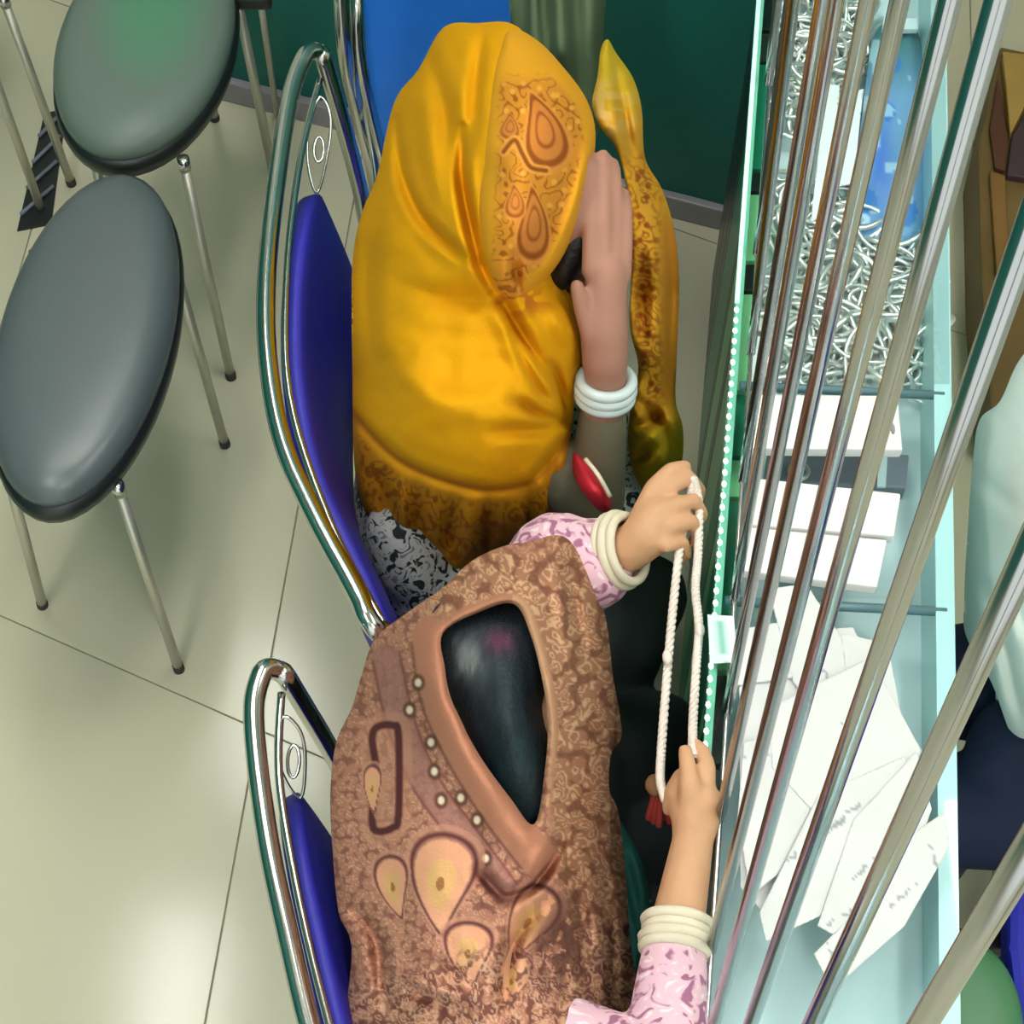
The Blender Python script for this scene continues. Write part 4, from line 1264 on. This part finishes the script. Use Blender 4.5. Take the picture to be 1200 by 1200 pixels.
# ------------------------------------------------------------------ behind the counter
# clerk in white at the right edge
cl = thing('person', 'shop worker in white shirt and navy trousers sitting behind the counter', 'person', (.78, 1.15, 0))
SC = P(1290, 640, .86); PELC = SC + Vector((.04, -.06, -.42)); HC = SC + Vector((.02, .02, .27))
bm = bmesh.new()
torso(bm, SC, PELC, .17, .08)
add_capsule(bm, [SC, HC], [.045, .042]); head(bm, HC, (-.9, .1, -.3))
for s in (-1, 1):
    add_capsule(bm, [SC + Vector((0, s * .15, -.05)), SC + Vector((.0, s * .19, -.28)), SC + Vector((.03, s * .13, -.38))], [.04, .034, .025])
    hnd = SC + Vector((.03, s * .13, -.38))
    for k in range(4):
        add_capsule(bm, [hnd, hnd + Vector((-.05, s * (.012 - .008 * k) * 2, -.01)), hnd + Vector((-.085, s * (.012 - .008 * k) * 2.4, -.03))], [.02, .009, .007])
    add_capsule(bm, [hnd, hnd + Vector((-.025, -s * .035, .0)), hnd + Vector((-.045, -s * .045, -.01))], [.018, .010, .008])
    hp_ = PELC + Vector((-.02, s * .09, 0)); kn_ = PELC + Vector((-.18, s * .10, -.02))
    add_capsule(bm, [hp_, kn_, Vector((kn_.x, kn_.y, .08)), Vector((kn_.x - .06, kn_.y, .035))], [.08, .06, .035, .03])
fuse('body', bm, SKIN_BROWN, cl, .006, 4)
bm = bmesh.new(); add_ellipsoid(bm, HC + Vector((.015, 0, .04)), (.083, .082, .085)); fuse('hair', bm, HAIR, cl, .007, 3)
bm = bmesh.new()
torso(bm, SC + Vector((0, 0, -.01)), PELC + Vector((0, 0, .06)), .178, .088)
for s in (-1, 1):
    add_capsule(bm, [SC + Vector((0, s * .15, -.05)), SC + Vector((.0, s * .185, -.22))], [.052, .048])
fuse('shirt', bm, SHIRT, cl, .006, 6)
cloth('shirt_front', [(1240, 380), (1196, 420), (1172, 470), (1148, 492), (1140, 540), (1134, 620), (1130, 700), (1132, 745), (1162, 800), (1186, 862), (1210, 872), (1260, 860), (1300, 600), (1290, 420)],
      [(1240, 385, .86), (1172, 470, .78), (1148, 495, .72), (1136, 620, .68), (1132, 745, .60), (1186, 862, .58), (1260, 855, .62), (1220, 560, .97), (1220, 660, .98), (1180, 600, .90), (1180, 700, .84), (1290, 600, .92), (1285, 430, .86), (1200, 780, .78)],
      SHIRT, cl, 4, roll=(.03, 8), thick=.006, wob=.008, folds=[([(1160, 690), (1176, 760), (1196, 840)], -.02, 7), ([(1176, 700), (1190, 760)], .014, 8), ([(1150, 560), (1190, 600)], -.010, 8), ([(1150, 700), (1168, 760), (1180, 800)], .010, 7)])
bm = bmesh.new()
for s in (-1, 1):
    hp_ = PELC + Vector((-.02, s * .09, 0)); kn_ = PELC + Vector((-.17, s * .10, -.02))
    add_capsule(bm, [hp_, kn_, Vector((kn_.x, kn_.y, .10))], [.10, .075, .055])
add_capsule(bm, [P(1200, 880, .5), P(1170, 900, .5), P(1172, 920, .46)], [.08, .055, .04])
fuse('trousers', bm, NAVY, cl, .008, 6)
# blue chair under the clerk and a green stool
k1 = thing('blue_bench', 'bright blue padded bench behind the counter at the bottom right edge', 'bench', P(1250, 1000, 0))
q = [P(1184, 950, .40), P(1200, 780, .40), P(1320, 700, .40), P(1420, 700, .40), P(1420, 1240, .40), P(1198, 1240, .40), P(1182, 1110, .40)]
bm = bmesh.new(); add_prism(bm, q, .06, .012); obj('seat', bm, mat('royal_blue_fabric', (18, 26, 165), .6, noise=.1, scale=20), k1, False)
for u, v in ((1215, 960), (1400, 740), (1400, 1210), (1212, 1210)):
    p_ = P(u, v, .36); bm = bmesh.new(); add_tube(bm, [p_, (p_.x, p_.y, .003)], .011, 10); obj('leg', bm, CHROME, k1)
gs = P(1145, 1190, .40)
g_ = make_stool('round green stool half hidden behind the counter at the bottom right', gs, .062, .105, 0,
           [(gs + Vector((a_ * .04, b_ * .07, -.06)), Vector((gs.x + a_ * .05, gs.y + b_ * .09, .003))) for a_, b_ in ((1, 1), (1, -1), (-1, 1), (-1, -1))], mat('green_vinyl', (72, 128, 84), .4), .42)
# dark cross bar of a shelf beside the stool
bm = bmesh.new(); add_box(bm, P(1162, 1104, .30), (.10, .03, .03), bevel=.004)
for s in (-1, 1):
    q = P(1162, 1104, .30); add_box(bm, (q.x + s * .04, q.y, .15), (.02, .025, .30), bevel=.003)
tag(obj('footrest_bench', bm, RIM, None, False), 'low black bench between the green stool and the counter back', 'bench')

# wooden cabinet with ochre and brown doors at the right edge
cab = thing('wooden_crate', 'low ochre and brown wooden crate on the floor behind the counter', 'crate', P(1190, 300, 0))
WOOD = mat('olive_brown_wood', (112, 88, 44), .55, noise=.3, scale=9, bump=.2)
OCHRE = mat('ochre_panel', (172, 140, 70), .5, noise=.15, scale=12)
DKW = mat('dark_red_brown_wood', (86, 48, 28), .5, noise=.2, scale=12)
zt = .14
bm = bmesh.new(); add_prism(bm, [P(1172, 54, zt), P(1290, 80, zt), P(1290, 520, zt), P(1162, 490, zt), P(1150, 330, zt), P(1146, 172, zt)], zt, .006)
obj('carcass', bm, WOOD, cab, False)
bm = bmesh.new(); add_prism(bm, [P(1175, 60, zt + .02), P(1230, 66, zt + .02), P(1184, 158, zt + .02)], .02, .003); tag(obj('top_panel', bm, OCHRE, cab, False), 'ochre three-cornered panel')
bm = bmesh.new(); add_prism(bm, [P(1170, 90, zt + .012), P(1182, 160, zt + .012), P(1178, 200, zt + .012), P(1166, 196, zt + .012), P(1160, 150, zt + .012)], .012, .003); tag(obj('side_panel', bm, DKW, cab, False), 'dark red-brown panel')
bm = bmesh.new(); add_prism(bm, [P(1186, 160, zt + .016), P(1214, 110, zt + .016), P(1214, 210, zt + .016), P(1180, 205, zt + .016)], .016, .003); tag(obj('side_panel', bm, mat('purple_brown_wood', (66, 46, 52), .5, noise=.1), cab, False), 'purple-brown panel')
bm = bmesh.new(); add_prism(bm, [P(1160, 200, zt + .014), P(1178, 206, zt + .014), P(1182, 300, zt + .014), P(1168, 320, zt + .014)], .014, .003); obj('door', bm, mat('amber_wood', (128, 92, 40), .5, noise=.2, scale=10), cab, False)
